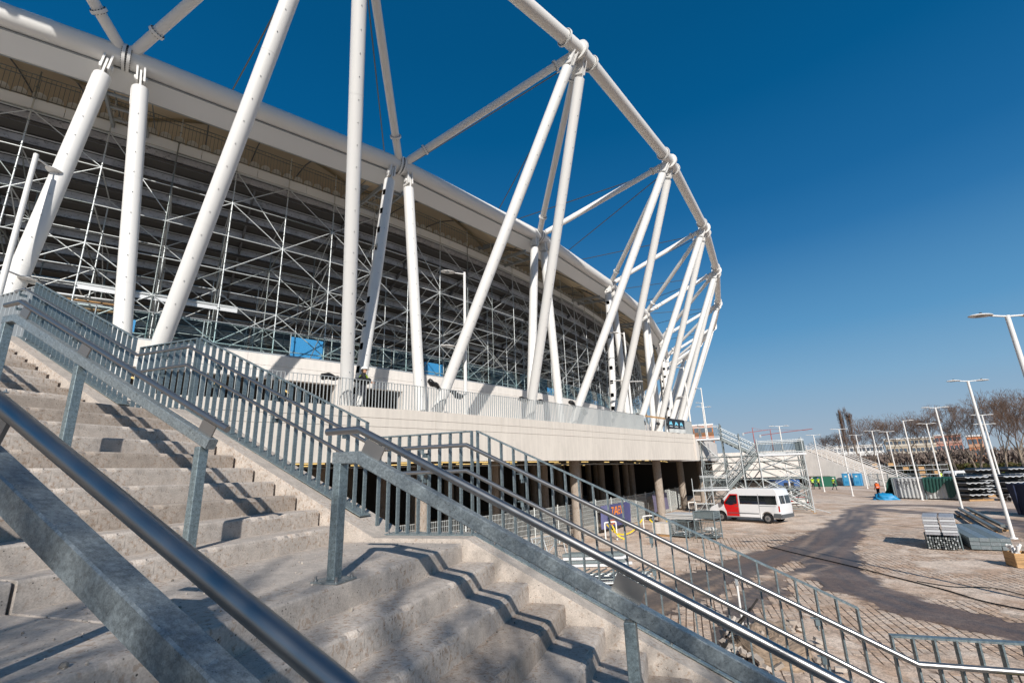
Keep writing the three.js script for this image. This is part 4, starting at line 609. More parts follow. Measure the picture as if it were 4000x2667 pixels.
// ---------------------------------------------------------------- roof membrane bays, arches and radial catwalk trusses
{
  const IN = 22; const surf = (k, u, v) => { const a = Mn(k), b = Mn(k + 1), n = inward(b.x - a.x, b.z - a.z).normalize(); const p = a.clone().lerp(b, u), ka = k - 0.5 + u; const o = ring(104.4, 0, ka), i = ring(104.4 - 1, 0, ka), dir = V().subVectors(i, o).setY(0).normalize(); p.addScaledVector(dir, 0.84 + v * IN); const crown = 2.5 * sm(0, 0.35, v) * (1 - 0.2 * v); p.y = H2 - 0.82 + 2.0 * (1 - Math.exp(-v * 10)) + v * 1.8 + crown * 4 * u * (1 - u); return p; };
  for (let k = -1; k < KMAX - 1; k++) {
    const t = thing('roof_membrane', k < 4 ? `cream fabric roof vault above the stand, ${ORD[k + 1]} bay from the left` : 'cream fabric roof vault of the far bays', 'roof', [Mn(k).x, H2, Mn(k).z], 'fabric roof bays');
    const nu = 16, nv = 14, P = [], I = [], UV = []; for (let j = 0; j <= nv; j++) for (let i = 0; i <= nu; i++) { const p = surf(k, i / nu, (j / nv) ** 1.6); P.push(p.x, p.y, p.z); UV.push(i / nu, j / nv); } for (let j = 0; j < nv; j++) for (let i = 0; i < nu; i++) { const a = j * (nu + 1) + i; I.push(a, a + 1, a + nu + 1, a + 1, a + nu + 2, a + nu + 1); }
    const g = new THREE.BufferGeometry(); g.setAttribute('position', new THREE.Float32BufferAttribute(P, 3)); g.setAttribute('uv', new THREE.Float32BufferAttribute(UV, 2)); g.setIndex(I); g.computeVertexNormals(); put('membrane', g, M.membrane, t);
    for (const v of [0.2, 0.55]) { const pts = []; for (let i = 0; i <= 14; i++) pts.push(surf(k, i / 14, v).add(V(0, -0.12, 0))); put('arch', new THREE.TubeGeometry(new THREE.CatmullRomCurve3(pts), 28, 0.085, 8), std({ color: 0xb5a88c, roughness: 0.6 }), t); }
    for (const u of [0.25, 0.5, 0.75]) { const pts = []; for (let i = 0; i <= 8; i++) pts.push(surf(k, u, 0.02 + i / 8 * 0.96).add(V(0, -0.05, 0))); put('seam', new THREE.TubeGeometry(new THREE.CatmullRomCurve3(pts), 16, 0.035, 5), M.cable, t); }
  }
  for (let k = 0; k < 8; k++) {
    const m = Mn(k), i = ring(103.4, H2, k - 0.5), o = ring(104.4, H2, k - 0.5), dir = V().subVectors(i, o).setY(0).normalize(), s = V(-dir.z, 0, dir.x); const t = thing('catwalk_truss', k < 4 ? `grey ladder-like catwalk truss running inward from the ${ORD[k]} inner node` : 'far grey catwalk truss under the roof', 'truss', [m.x, m.y, m.z], 'catwalk trusses under the roof');
    const at = (q, e, h) => m.clone().addScaledVector(dir, 0.7 + q).addScaledVector(s, e).add(V(0, -0.95 + q * 0.115 + h, 0)); for (const e of [-0.55, 0.55]) put('chord', barGeo(at(0, e, 0), at(14, e, 0), 0.09, 0.2, s), M.greySteel, t); for (let q = 0.3; q < 14; q += 0.9) put('rung', barGeo(at(q, -0.55, 0), at(q, 0.55, 0), 0.12, 0.08, dir), M.greySteel, t);
    for (const e of [-0.6, 0.6]) { put('handrail', rodGeo(at(0.4, e, 1.1), at(14, e, 1.1), 0.025, 6), M.scafDark, t); }
    rod('girder', at(0, 0, 1.6), at(20, 0, 1.9), 0.16, M.greySteel, t, 12);
  }
}

// ---------------------------------------------------------------- lamp posts
const lampHead = (() => { const g = new THREE.SphereGeometry(1, 22, 10); const p = g.attributes.position; for (let i = 0; i < p.count; i++) { const x = p.getX(i), y = p.getY(i); p.setY(i, y > 0 ? y * 0.055 : y * 0.018); p.setX(i, x * 0.36); p.setZ(i, p.getZ(i) * 0.2); } g.computeVertexNormals(); return g; })();
function lamp(x, y0, z, H, heads, label, group, turn) {
  const t = thing('lamp_post', label, 'lamp post', [x, y0, z], group); rod('post', V(x, y0, z), V(x, y0 + H, z), 0.085, M.white, t, 16, 0.72); put('foot', new THREE.CylinderGeometry(0.16, 0.18, 0.06, 16).translate(x, y0 + 0.04, z), M.white, t);
  for (const [h, s] of heads) { const d = V(Math.cos(turn) * s, 0, Math.sin(turn) * s), a = V(x, y0 + h, z), b = a.clone().addScaledVector(d, 0.52).add(V(0, 0.03, 0)); rod('arm', a, b, 0.028, M.white, t, 8); const m = put('lamp_head', lampHead, M.whiteFlat, t); m.position.add(a.clone().addScaledVector(d, 0.82).add(V(0, 0.03, 0))); m.rotation.y = -Math.atan2(d.z, d.x); const l = put('lens', new THREE.CylinderGeometry(0.11, 0.11, 0.012, 18), M.greySteel, t); l.position.add(a.clone().addScaledVector(d, 0.86).add(V(0, 0.012, 0))); const q = put('sensor', new THREE.CylinderGeometry(0.035, 0.045, 0.06, 10), M.black, t); q.position.add(a.clone().addScaledVector(d, 0.8).add(V(0, 0.1, 0))); }
}
[[17.75, 9.55, 2, 'nearest of the yard, cut by the right edge'], [32.6, 15.02, 2, 'second nearest, beside the steel bundles'], [48.4, 19.7, 2, 'beside the tarped container'], [62.33, 22.29, 1, 'with a single arm behind the tarped container'], [69.9, 27.2, 2, 'behind the black pipe stacks'], [79.7, 24.7, 2, 'before the brown trees'], [84, 27.8, 2, 'just right of that before the trees'], [71.5, 18.7, 2, 'near the poplars'], [89.8, 25.6, 2, 'right of the poplars'], [82.9, 18.3, 2, 'left of the bare round tree'], [59.8, 10.1, 2, 'rising behind the scaffold stair'], [60.5, 28.2, 3, 'far right before the big trees']].forEach(([x, z, n, w], i) => lamp(x, 0, z, 8.03, n === 1 ? [[8, 1]] : n === 3 ? [[8, 1], [8, -1], [7.1, 1], [7.1, -1]] : [[8, 1], [8, -1]], `white yard lamp post ${w}`, 'lamp posts in the yard', 1.2));
[[6.95, -17.0, [[6.9, 1], [3.3, 1]], 'at the far left before the white columns'], [19.85, -9.1, [[6.9, -1], [3.2, -1]], 'standing by the podium railing in the middle'], [34.2, -3.1, [[6.9, -1], [3.4, -1], [3.4, 1]], 'on the podium among the crossing columns'], [49.4, 0.9, [[6.9, -1], [4.0, -1]], 'at the end of the podium before the last columns'], [64.1, 2.9, [[6.9, -1], [4.6, -1], [4.6, 1]], 'behind the scaffold stair landing'], [79, 3.4, [[6.9, -1]], 'farthest on the podium']].forEach(([x, z, h, w]) => lamp(x, DECK, z, 7.0, h, `slim white podium lamp post ${w}`, 'lamp posts on the podium', x < 10 ? -0.5 : 0.9));

// ---------------------------------------------------------------- welded mesh fence under the podium and its banners
{
  const FP = [[15.5, -13.6], [21, -10.8], [26, -8.4], [31, -6.9], [36.5, -5.3], [42, -3.9], [47.6, -2.6], [53.1, -1.35], [56.5, -0.9]]; const pts = along(FP, 2.5);
  for (let i = 0; i + 1 < pts.length; i++) { const a = V(pts[i][0], 0, pts[i][1]), b = V(pts[i + 1][0], 0, pts[i + 1][1]), L = a.distanceTo(b), d = V().subVectors(b, a).divideScalar(L); const t = thing('fence_panel', `grey welded mesh fence panel under the podium, ${ORD[i] ?? 'last'} from the left`, 'fence', [a.x, 0, a.z], 'mesh fence panels under the podium'); rod('post', a, a.clone().setY(2.15), 0.04, M.fence, t, 8); const w = []; for (let q = 0.06; q < L; q += 0.1) { const p = a.clone().addScaledVector(d, q); w.push(barGeo(p.clone().setY(0.06), p.clone().setY(2.05), 0.016, 0.012, d)); } stuff(put('mesh_wires', merge(w), M.fence, t)); for (let y = 0.1; y < 2.1; y += 0.24) put('cross_wire', barGeo(a.clone().setY(y), b.clone().setY(y), 0.018, 0.014, V(0, 1, 0)), M.fence, t); }
  const cloth = (name, label, A, B, y0, y1, draw, w, h) => { const c = document.createElement('canvas'); c.width = w; c.height = h; draw(c.getContext('2d'), w, h); const tex = new THREE.CanvasTexture(c); tex.colorSpace = THREE.SRGBColorSpace; const L = Math.hypot(B[0] - A[0], B[1] - A[1]), g = new THREE.PlaneGeometry(L, y1 - y0, 20, 8), p = g.attributes.position; for (let i = 0; i < p.count; i++) p.setZ(i, 0.035 * Math.sin(p.getX(i) * 5.2 + p.getY(i) * 2) + 0.02 * Math.sin(p.getX(i) * 11)); g.computeVertexNormals(); const m = put(name, g, std({ map: tex, roughness: 0.45, side: THREE.DoubleSide }), scene); m.position.set((A[0] + B[0]) / 2, (y0 + y1) / 2, (A[1] + B[1]) / 2); const n = V(-(B[1] - A[1]), 0, B[0] - A[0]); m.rotation.y = Math.atan2(n.x, n.z); tag(m, label, 'banner'); };
  const mountain = (g, x, y, s, col) => { g.fillStyle = col; for (const o of [-0.42, 0.42]) { g.beginPath(); g.moveTo(x + (o - 0.55) * s, y + s * 0.6); g.lineTo(x + o * s, y - s * 0.7); g.lineTo(x + (o + 0.55) * s, y + s * 0.6); g.lineTo(x + (o + 0.12) * s, y + s * 0.6); g.lineTo(x + o * s, y + s * 0.1); g.lineTo(x + (o - 0.2) * s, y + s * 0.6); g.fill(); } };
  cloth('banner', 'violet-blue banner with orange ZAEV lettering on the mesh fence', [33.4, -5.65], [38.3, -4.3], 0.3, 1.75, (g, w, h) => { g.fillStyle = '#4c4f7c'; g.fillRect(0, 0, w, h); g.globalAlpha = 0.35; g.fillStyle = '#a9a9c8'; g.beginPath(); g.moveTo(0, 0); g.lineTo(w * 0.3, 0); g.lineTo(w * 0.1, h); g.lineTo(0, h); g.fill(); g.globalAlpha = 1; g.fillStyle = '#f08a28'; g.font = `bold ${h * 0.52}px sans-serif`; g.fillText('ZAEV', w * 0.34, h * 0.5); g.font = `bold ${h * 0.34}px sans-serif`; g.fillText('INT', w * 0.26, h * 0.9); }, 512, 176);
  cloth('banner', 'greyish violet banner with a small blue mountain mark on the mesh fence', [43.2, -2.9], [46.9, -1.9], 0.55, 1.95, (g, w, h) => { g.fillStyle = '#6f6a82'; g.fillRect(0, 0, w, h); mountain(g, w / 2, h * 0.34, h * 0.16, '#5fb2d8'); g.fillStyle = '#c9c9d6'; for (let q = 0; q < 9; q++) g.fillRect(w * 0.32 + q * w * 0.04, h * 0.56, w * 0.028, h * 0.06); for (let q = 0; q < 6; q++) g.fillRect(w * 0.38 + q * w * 0.04, h * 0.74, w * 0.025, h * 0.035); }, 256, 128);
  cloth('banner', 'black drooping banner with a cyan mountain mark on the fence at the left', [19.8, -9.35], [23.0, -7.95], 0.55, 1.25, (g, w, h) => { g.fillStyle = '#15161a'; g.fillRect(0, 0, w, h); mountain(g, w * 0.72, h * 0.5, h * 0.34, '#34b8dc'); }, 256, 64);
  // leaning barrier panels and steel bundles behind the stairs
  for (let i = 0; i < 5; i++) { const t = thing('leaning_barrier', `galvanised barrier grid leaning in the stack by the fence, ${ORD[i]} from the left`, 'barrier', [18 + i * 1.1, 0, -8.2 + i * 0.5], 'leaning barrier grids'); const o = V(17.2 + i * 1.15, 0.02, -8.6 + i * 0.5), u = V(0.9, 0, 0.43), v = V(0.1, 1.15, -0.28 - 0.1 * (i % 2)); const at = (a, b) => o.clone().addScaledVector(u, a * 2.1).addScaledVector(v, b); for (const [p, q] of [[[0, 0], [1, 0]], [[0, 1], [1, 1]], [[0, 0], [0, 1]], [[1, 0], [1, 1]], [[0, 0], [1, 1]]]) rod('frame', at(...p), at(...q), 0.022, M.scaf, t, 7); const w = []; for (let q = 0.06; q < 1; q += 0.06) w.push(rodGeo(at(q, 0), at(q, 1), 0.007, 4)); for (let q = 0.2; q < 1; q += 0.2) w.push(rodGeo(at(0, q), at(1, q), 0.007, 4)); stuff(put('mesh_wires', merge(w), M.galvDull, t)); }
  const beams = thing('steel_beam_stack', 'stack of pale galvanised beams on the ground beyond the balustrade', 'steel stack', [22.5, 0, -4.2]); for (let r = 0; r < 4; r++) for (let c = 0; c < 3; c++) { const o = V(21.9 + c * 0.24, 0.1 + r * 0.14, -5.5 + c * 0.1 + rr(-0.1, 0.1)), e = o.clone().add(V(0.7, 0, 2.5)); put('beam', metreUV(barGeo(o, e, 0.14, 0.11, V(1, 0, -0.3))), r % 2 ? M.galvDull : M.aluBright, beams); } for (const q of [0.3, 2]) box('skid', 1, 0.05, 0.1, 22.4 + q * 0.28, 0.026, -5.4 + q, M.wood, beams);
  const fr = thing('scaffold_frame_pile', 'flat pile of scaffold frames lying on the sand beyond the balustrade', 'steel stack', [19.5, 0, -3]); for (let i = 0; i < 16; i++) { const o = V(18.2 + (i % 4) * 0.36 + rr(-0.1, 0.1), 0.05 + Math.floor(i / 4) * 0.09, -4.3 + rr(-0.2, 0.2)), e = o.clone().add(V(0.9 + rr(-0.1, 0.1), 0, 2.6)); rod('tube', o, e, 0.03, i % 3 ? M.scaf : M.scafDark, fr, 7); } for (let i = 0; i < 9; i++) { const z = -4.2 + i * 0.3; rod('cross_tube', V(18.2 + i * 0.1, 0.42, z), V(19.6 + i * 0.1, 0.43, z + 0.3), 0.025, M.scafDark, fr, 6); }
  // pipe hoops and yellow tape
  [[30.6, -5.0, 'beside the column'], [34.6, -3.1, 'beside the pallet of blocks'], [47.8, -0.2, 'near the small scaffold tower']].forEach(([x, z, w], i) => { const t = thing('pipe_hoop', `white bent pipe hoop ${w}`, 'hoop', [x, 0, z], 'pipe hoops'); put('hoop', tubeGeo([V(x, 0, z), V(x, 0.92, z), V(x + 0.06, 1.0, z + 0.08), V(x + 0.3, 1.02, z + 0.55), V(x + 0.34, 0.94, z + 0.62), V(x + 0.34, 0, z + 0.62)], 0.045, 10, 60), M.whiteFlat, t); for (const [a, b] of [[0, 0], [0.34, 0.62]]) put('foot', new THREE.CylinderGeometry(0.09, 0.1, 0.03, 12).translate(x + a, 0.02, z + b), M.greySteel, t); });
  const tp = thing('barrier_tape', 'loose yellow tape hanging between the pipe hoops', 'tape', [32, 0, -4]); for (const pts of [[[30.7, 0.9, -4.9], [31.6, 0.35, -4.6], [32.6, 0.12, -4.1], [33.6, 0.3, -3.6], [34.5, 0.85, -3.1]], [[30.8, 0.85, -4.6], [30.7, 0.3, -4.3], [30.9, 0.03, -3.9]], [[34.7, 0.8, -2.7], [35.1, 0.3, -2.2], [35.6, 0.35, -1.8], [35.9, 0.75, -1.6]]]) { const c = new THREE.CatmullRomCurve3(pts.map(p => V(...p))).getPoints(14); const gs = []; for (let i = 0; i < 14; i++) gs.push(barGeo(c[i], c[i + 1], 0.085, 0.004, V(0.3 * Math.sin(i), 1, 0.2 * Math.cos(i * 1.7)))); put('strip', merge(gs), M.yellow, tp); }
}
// ---------------------------------------------------------------- scaffold stair tower at the podium end
{
  const t = thing('scaffold_stair', 'tall zigzag scaffold stair tower joining the yard to the podium', 'scaffold stair', [49.5, 0, 5]);
  const X = [48.0, 49.8, 51.6, 54.6], Z = [1.3, 3.2, 4.7, 6.1, 9.6]; const at = (i, y, j) => V(X[i], y, Z[j] + (X[i] - 48) * 0.12);
  const topY = [[4, 3.3, 6.2, 6.2, 6.2], [7.9, 7.9, 6.9, 6.2, 6.2], [7.9, 7.9, 6.9, 6.2, 6.2], [4.8, 5, 5, 6.0, 6.0]];
  for (let i = 0; i < 4; i++) for (let j = 0; j < 5; j++) { rod('standard', at(i, 0.03, j), at(i, topY[i][j], j), 0.05, i ? M.scafDark : M.scaf, t, 8); box('foot_pad', 0.25, 0.04, 0.25, X[i], 0.03, Z[j] + (X[i] - 48) * 0.12, M.wood, t); }
  for (let i = 0; i < 4; i++) for (const y of [0.35, 1.15, 1.95, 2.8, 3.6, 4.3, 4.85]) for (let j = 0; j < 4; j++) { if (y > topY[i][j] || hash2(i * 5 + j, y) < 0.12) continue; rod('ledger', at(i, y, j), at(i, y, j + 1), 0.036, M.scafDark, t, 6); if (hash2(j, y * 3 + i) < 0.75 && y < 4) rod('brace', at(i, y + (j % 2 ? 1.6 : 0), j), at(i, y + (j % 2 ? 0 : 1.6), j + 1), 0.024, M.scafDark, t, 6); }
  for (let j = 0; j < 5; j++) for (const y of [0.35, 1.95, 3.6, 4.85]) for (let i = 0; i < 3; i++) { if (hash2(i + 31, j * 3 + y) < 0.15) continue; rod('transom', at(i, y, j), at(i + 1, y, j), 0.036, M.scafDark, t, 6); if (hash2(i + 3, j + y) < 0.7 && y < 4) rod('brace', at(i, y, j), at(i + 1, y + 1.6, j), 0.024, M.scaf, t, 6); }
  for (const [a, b] of [[at(0, 4.9, 3), at(0, 2.6, 4)], [at(0, 2.9, 3), at(0, 0.4, 4)], [at(0, 2.2, 3), at(0, 0.2, 4)], [at(3, 4.8, 3), at(3, 2, 4)], [at(0, 0.4, 4), at(0, 0.03, 4).add(V(-0.3, 0, 1.1))], [at(1, 6.4, 0), at(1, 4.2, 1)], [at(2, 6.4, 0), at(2, 3.6, 1)]]) rod('brace', a, b, 0.03, M.scaf, t, 7);
  for (let i = 0; i < 4; i++) for (let j = 0; j < 4; j++) for (const [y0, y1] of [[0.35, 1.95], [1.95, 3.6], [3.6, 4.85]]) if (y1 <= topY[i][j] && y1 <= topY[i][j + 1]) { if (hash2(i * 9 + j, y0 + 2) < 0.65) rod('brace', at(i, y0, j), at(i, y1, j + 1), 0.03, M.scaf, t, 6); if (hash2(i * 7 + j, y0 + 5) < 0.5) rod('brace', at(i, y1, j), at(i, y0, j + 1), 0.03, M.scafDark, t, 6); }
  for (let j = 0; j < 5; j++) for (let i = 0; i < 3; i++) { const y1 = Math.min(topY[i][j], topY[i + 1][j]); for (let y = 1.95; y + 1.4 < y1; y += 1.5) rod('brace', at(i, y, j), at(i + 1, y + 1.4, j), 0.028, M.scafDark, t, 6); }
  const deckBox = (x0, x1, z0, z1, y) => box('deck', x1 - x0, 0.16, z1 - z0, (x0 + x1) / 2, y - 0.08, (z0 + z1) / 2, M.aluBright, t);
  deckBox(49.7, 51.8, 1.0, 3.3, 6.6); deckBox(47.9, 51.8, 6.1, 9.8, 4.9); deckBox(47.9, 50.0, 1.0, 3.35, 2.1);
  const flight = (x0, x1, zA, yA, zB, yB) => { const n = Math.round(Math.abs(yA - yB) / 0.2); for (const x of [x0, x1]) bar('stringer', V(x, yA - 0.05, zA), V(x, yB - 0.05, zB), 0.05, 0.2, V(1, 0, 0), M.scafDark, t); for (let i = 1; i < n; i++) box('tread', x1 - x0 - 0.06, 0.04, 0.27, (x0 + x1) / 2, yA + (yB - yA) * i / n, zA + (zB - zA) * i / n, M.aluDark, t); for (const x of [x0, x1]) { for (const h of [1.0, 0.55, 0.15]) rod('handrail', V(x, yA + h, zA), V(x, yB + h, zB), 0.034, M.scaf, t, 6); const bs = []; for (let i = 0; i <= n * 1.6; i++) { const q = i / (n * 1.6), y = yA + (yB - yA) * q, z = zA + (zB - zA) * q; bs.push(rodGeo(V(x, y + 0.15, z), V(x, y + 1, z), 0.016, 4)); } stuff(put('rail_bars', merge(bs), M.galvDull, t)); } };
  flight(50.0, 51.4, 3.3, 6.6, 6.15, 4.9); flight(48.1, 49.7, 6.1, 4.9, 3.35, 2.1); flight(50.1, 51.5, 3.3, 2.1, 6.2, 0.0);
  const guard = (pts, y) => { for (let i = 0; i + 1 < pts.length; i++) { const a = V(pts[i][0], y, pts[i][1]), b = V(pts[i + 1][0], y, pts[i + 1][1]), L = a.distanceTo(b), bs = []; for (const h of [0.12, 1.0, 1.12]) rod('guard_rail', a.clone().setY(y + h), b.clone().setY(y + h), 0.034, M.scaf, t, 6); for (let q = 0; q <= L; q += 0.12) { const p = a.clone().lerp(b, q / L); bs.push(rodGeo(p.clone().setY(y + 0.12), p.clone().setY(y + 1), 0.016, 4)); } stuff(put('rail_bars', merge(bs), M.galvDull, t)); } };
  guard([[49.75, 3.3], [49.75, 1.05], [51.75, 1.05]], 6.6); guard([[47.95, 6.2], [47.95, 9.75], [51.75, 9.75], [51.75, 6.2]], 4.9); guard([[47.95, 3.3], [47.95, 1.05], [49.9, 1.05]], 2.1);
  // small working tower in front of it
  const s = thing('scaffold_tower', 'small free-standing scaffold tower left of the van', 'scaffold tower', [44.6, 0, 1.2]); const q = (i, y, j) => V(44 + i * 0.9, y, 0.3 + j * 1.5); for (let i = 0; i < 2; i++) for (let j = 0; j < 2; j++) { rod('standard', q(i, 0, j), q(i, 3.1, j), 0.03, M.scaf, s, 7); } for (const y of [0.6, 1.1, 2.1]) { for (let i = 0; i < 2; i++) { rod('ledger', q(i, y, 0), q(i, y, 1), 0.025, M.scaf, s, 6); rod('transom', q(0, y, i), q(1, y, i), 0.025, M.scaf, s, 6); } } rod('brace', q(0, 0.2, 0), q(0, 2.0, 1), 0.022, M.scaf, s, 6); box('deck', 1.0, 0.06, 1.6, 44.45, 2.17, 1.05, M.aluBright, s);
}
{ const t = thing('barrier_board_pile', 'pile of red and white barrier boards behind the minibus', 'boards', [56, 0, 10.2]); for (let i = 0; i < 14; i++) box('board', 0.35, 0.1, 2.2, 56 + rr(-0.4, 0.4), 0.1 + (i % 7) * 0.13, 9.8 + rr(-0.3, 0.3), i % 3 ? M.whiteFlat : M.red, t, rr(-0.2, 0.2)); }
{ const t = thing('blue_machine', 'blue steel generator box behind the scaffold stair', 'machine', [66, 0, 10.6]); box('housing', 2.2, 1.1, 2.6, 66, 1.7, 10.6, std({ color: 0x254f86, roughness: 0.5 }), t, 0.2); box('base', 2.0, 1.1, 2.4, 66, 0.56, 10.6, M.dark, t, 0.2); for (let i = 0; i < 3; i++) box('louvre', 0.06, 0.5, 0.4, 64.86 - 0.04 * i, 1.7, 10 + i * 0.6, M.dark, t, 0.2); }
[[60, 4.6, 'left'], [62, 7.2, 'middle'], [58.6, 9.4, 'right']].forEach(([x, z, l], k) => { const t = thing('timber_stack', `stack of site timber under the scaffold stair, ${l} of three`, 'timber', [x, 0, z]); for (let i = 0; i < 9; i++) box('timber', 0.2, 0.16, 2.2, x + (i % 3) * 0.28 - 0.3, 0.1 + Math.floor(i / 3) * 0.2 + 0.0, z + rr(-0.1, 0.1), (i + k) % 3 ? M.wood : M.galvDull, t, 0.1); });
// ---------------------------------------------------------------- minibus
function makeVan(doorMat, label, x, z, turn, H = 2.36) {
  const t = thing('minibus', label, 'van', [x, 0, z]); const W = 0.97; const half = y => W * (1 - 0.05 * (y - 0.3)); const P = (name, g, m, par = t) => { const o = new THREE.Mesh(g, m); o.name = name; o.castShadow = o.receiveShadow = true; par.add(o); return o; };
  const s = new THREE.Shape(); s.moveTo(-0.95, 0.42); s.lineTo(-0.99, 1.05); s.quadraticCurveTo(-0.96, 1.75, -0.84, H - 0.16); s.quadraticCurveTo(-0.78, H - 0.02, -0.6, H); s.lineTo(1.9, H + 0.02); s.quadraticCurveTo(2.5, H - 0.02, 2.72, H - 0.26); s.lineTo(3.42, 1.42); s.quadraticCurveTo(3.6, 1.3, 4.1, 1.1); s.quadraticCurveTo(4.42, 0.95, 4.44, 0.62); s.lineTo(4.42, 0.32); s.lineTo(3.9, 0.3); s.absarc(3.47, 0.34, 0.43, 0, Math.PI, false); s.lineTo(0.44, 0.3); s.absarc(0, 0.34, 0.44, 0, Math.PI, false); s.lineTo(-0.95, 0.36); s.closePath();
  const g = new THREE.ExtrudeGeometry(s, { depth: 2 * W - 0.12, bevelEnabled: true, bevelSize: 0.05, bevelThickness: 0.06, bevelOffset: -0.05, bevelSegments: 4, curveSegments: 14 }); g.translate(0, 0, -W + 0.06); let fg = flat(g); const p = fg.attributes.position; for (let i = 0; i < p.count; i++) p.setZ(i, p.getZ(i) * half(p.getY(i)) / W); fg = toCreasedNormals(fg, 0.5); P('body', fg, M.carWhite);
  const patch = (name, pts, mat, side, off = 0.004, par = t, th = 0.012) => { const sh = new THREE.Shape(pts.map(([a, b]) => new THREE.Vector2(a, b))); const e = flat(new THREE.ExtrudeGeometry(sh, { depth: th, bevelEnabled: false, curveSegments: 4 })); const q = e.attributes.position; for (let i = 0; i < q.count; i++) { const d = q.getZ(i); q.setZ(i, side * (half(q.getY(i)) + off - th + d)); } if (side < 0) { const a = q.array; for (let i = 0; i < a.length; i += 9) for (let k = 0; k < 3; k++) { const v = a[i + 3 + k]; a[i + 3 + k] = a[i + 6 + k]; a[i + 6 + k] = v; } } e.computeVertexNormals(); return P(name, e, mat, par); };
  for (const side of [-1, 1]) {
    const dm = side < 0 ? doorMat : M.carWhite; const d = patch(side < 0 ? 'driver_door' : 'passenger_door', [[2.02, 0.42], [2.02, 1.98], [2.62, 1.98], [3.18, 1.36], [3.1, 1.0], [2.98, 0.72], [2.98, 0.42]], dm, side, 0.008); patch('door_window', [[2.1, 1.3], [2.1, 1.9], [2.56, 1.9], [3.05, 1.36], [3.02, 1.26], [2.6, 1.18]], M.carGlass, side, 0.014, d); patch('handle', [[2.1, 1.1], [2.1, 1.15], [2.28, 1.15], [2.28, 1.1]], M.carGrey, side, 0.02, d);
    patch('side_window', [[0.52, 1.28], [0.52, 1.88], [1.9, 1.88], [1.9, 1.28]], M.carGlass, side, 0.008); patch('side_window', [[-0.78, 1.28], [-0.76, 1.88], [0.46, 1.88], [0.46, 1.28]], M.carGlass, side, 0.008); patch('side_moulding', [[0.55, 0.62], [0.55, 0.67], [2.9, 0.67], [2.9, 0.62]], M.carGrey, side, 0.02); for (const [a, b] of [[1.98, 2.0], [0.48, 0.5]]) patch('panel_gap', [[a, 0.4], [a, 1.98], [b, 1.98], [b, 0.4]], M.carGrey, side, 0.006); patch('slide_rail', [[-0.7, 1.16], [-0.7, 1.185], [0.48, 1.185], [0.48, 1.16]], M.carGrey, side, 0.012); patch('sill', [[0.46, 0.3], [0.46, 0.4], [3.02, 0.4], [3.02, 0.3]], M.carGrey, side, 0.006); patch('tail_light', [[-0.96, 0.82], [-0.95, 1.2], [-0.86, 1.2], [-0.86, 0.82]], M.red, side, 0.01); patch('rear_quarter_bumper', [[-0.99, 0.4], [-0.99, 0.7], [-0.5, 0.7], [-0.42, 0.4]], M.carGrey, side, 0.014);
    const m = P('mirror', new RoundedBoxGeometry(0.16, 0.36, 0.2, 2, 0.05).translate(3.12, 1.42, side * 1.12), M.black);
    for (const x0 of [0, 3.47]) { const w = P('wheel', new THREE.TorusGeometry(0.245, 0.095, 12, 28).translate(0, 0, 0), M.rubber); w.position.set(x0, 0.34, side * 0.86); const rim = P('rim', new THREE.CylinderGeometry(0.2, 0.2, 0.1, 24).rotateX(Math.PI / 2), std({ color: 0x9a9a9a, metalness: 0.6, roughness: 0.4 }), w); rim.position.z = side * 0.03; const tyre = P('tyre', new THREE.CylinderGeometry(0.34, 0.34, 0.19, 28, 1, true).rotateX(Math.PI / 2), M.rubber, w); const hub = P('hub', new THREE.CylinderGeometry(0.07, 0.09, 0.06, 12).rotateX(Math.PI / 2), M.carGrey, w); hub.position.z = side * 0.09; }
  }
  const face = (name, w, h, x0, y0, zc, lean, mat) => { const b = P(name, new RoundedBoxGeometry(0.02, h, w, 1, 0.008), mat); b.position.set(x0, y0, zc); b.rotation.z = lean; return b; };
  for (const zc of [-0.42, 0.42]) face('rear_window', 0.72, 0.55, -0.955, 1.6, zc, -0.09, M.carGlass); face('number_plate', 0.5, 0.12, -0.99, 0.98, -0.3, 0, M.whiteFlat); face('rear_bumper', 1.86, 0.24, -1.0, 0.52, 0, 0, M.carGrey); const ws = P('windscreen', new THREE.BoxGeometry(0.02, 1.02, 1.6), M.carGlass); ws.position.set(3.09, 1.76, 0); ws.rotation.z = 0.716; for (const zc of [-0.72, 0.72]) { const h = P('headlight', new RoundedBoxGeometry(0.12, 0.3, 0.3, 2, 0.05), M.carGlass); h.position.set(4.3, 0.86, zc); } P('front_bumper', new RoundedBoxGeometry(0.2, 0.3, 1.86, 2, 0.06).translate(4.38, 0.45, 0), M.carGrey); P('roof_strip', new THREE.BoxGeometry(0.62, 0.03, 0.24).translate(1.65, H - 0.0, -0.72), doorMat);
  t.rotation.y = turn; return t;
}
makeVan(M.carRed, 'white minibus with a red driver door parked by the scaffold stair', 40.66, 5.51, 0.994);
makeVan(M.carWhite, 'plain white van parked far off before the trees', 92, 37.6, -1.05, 2.2);

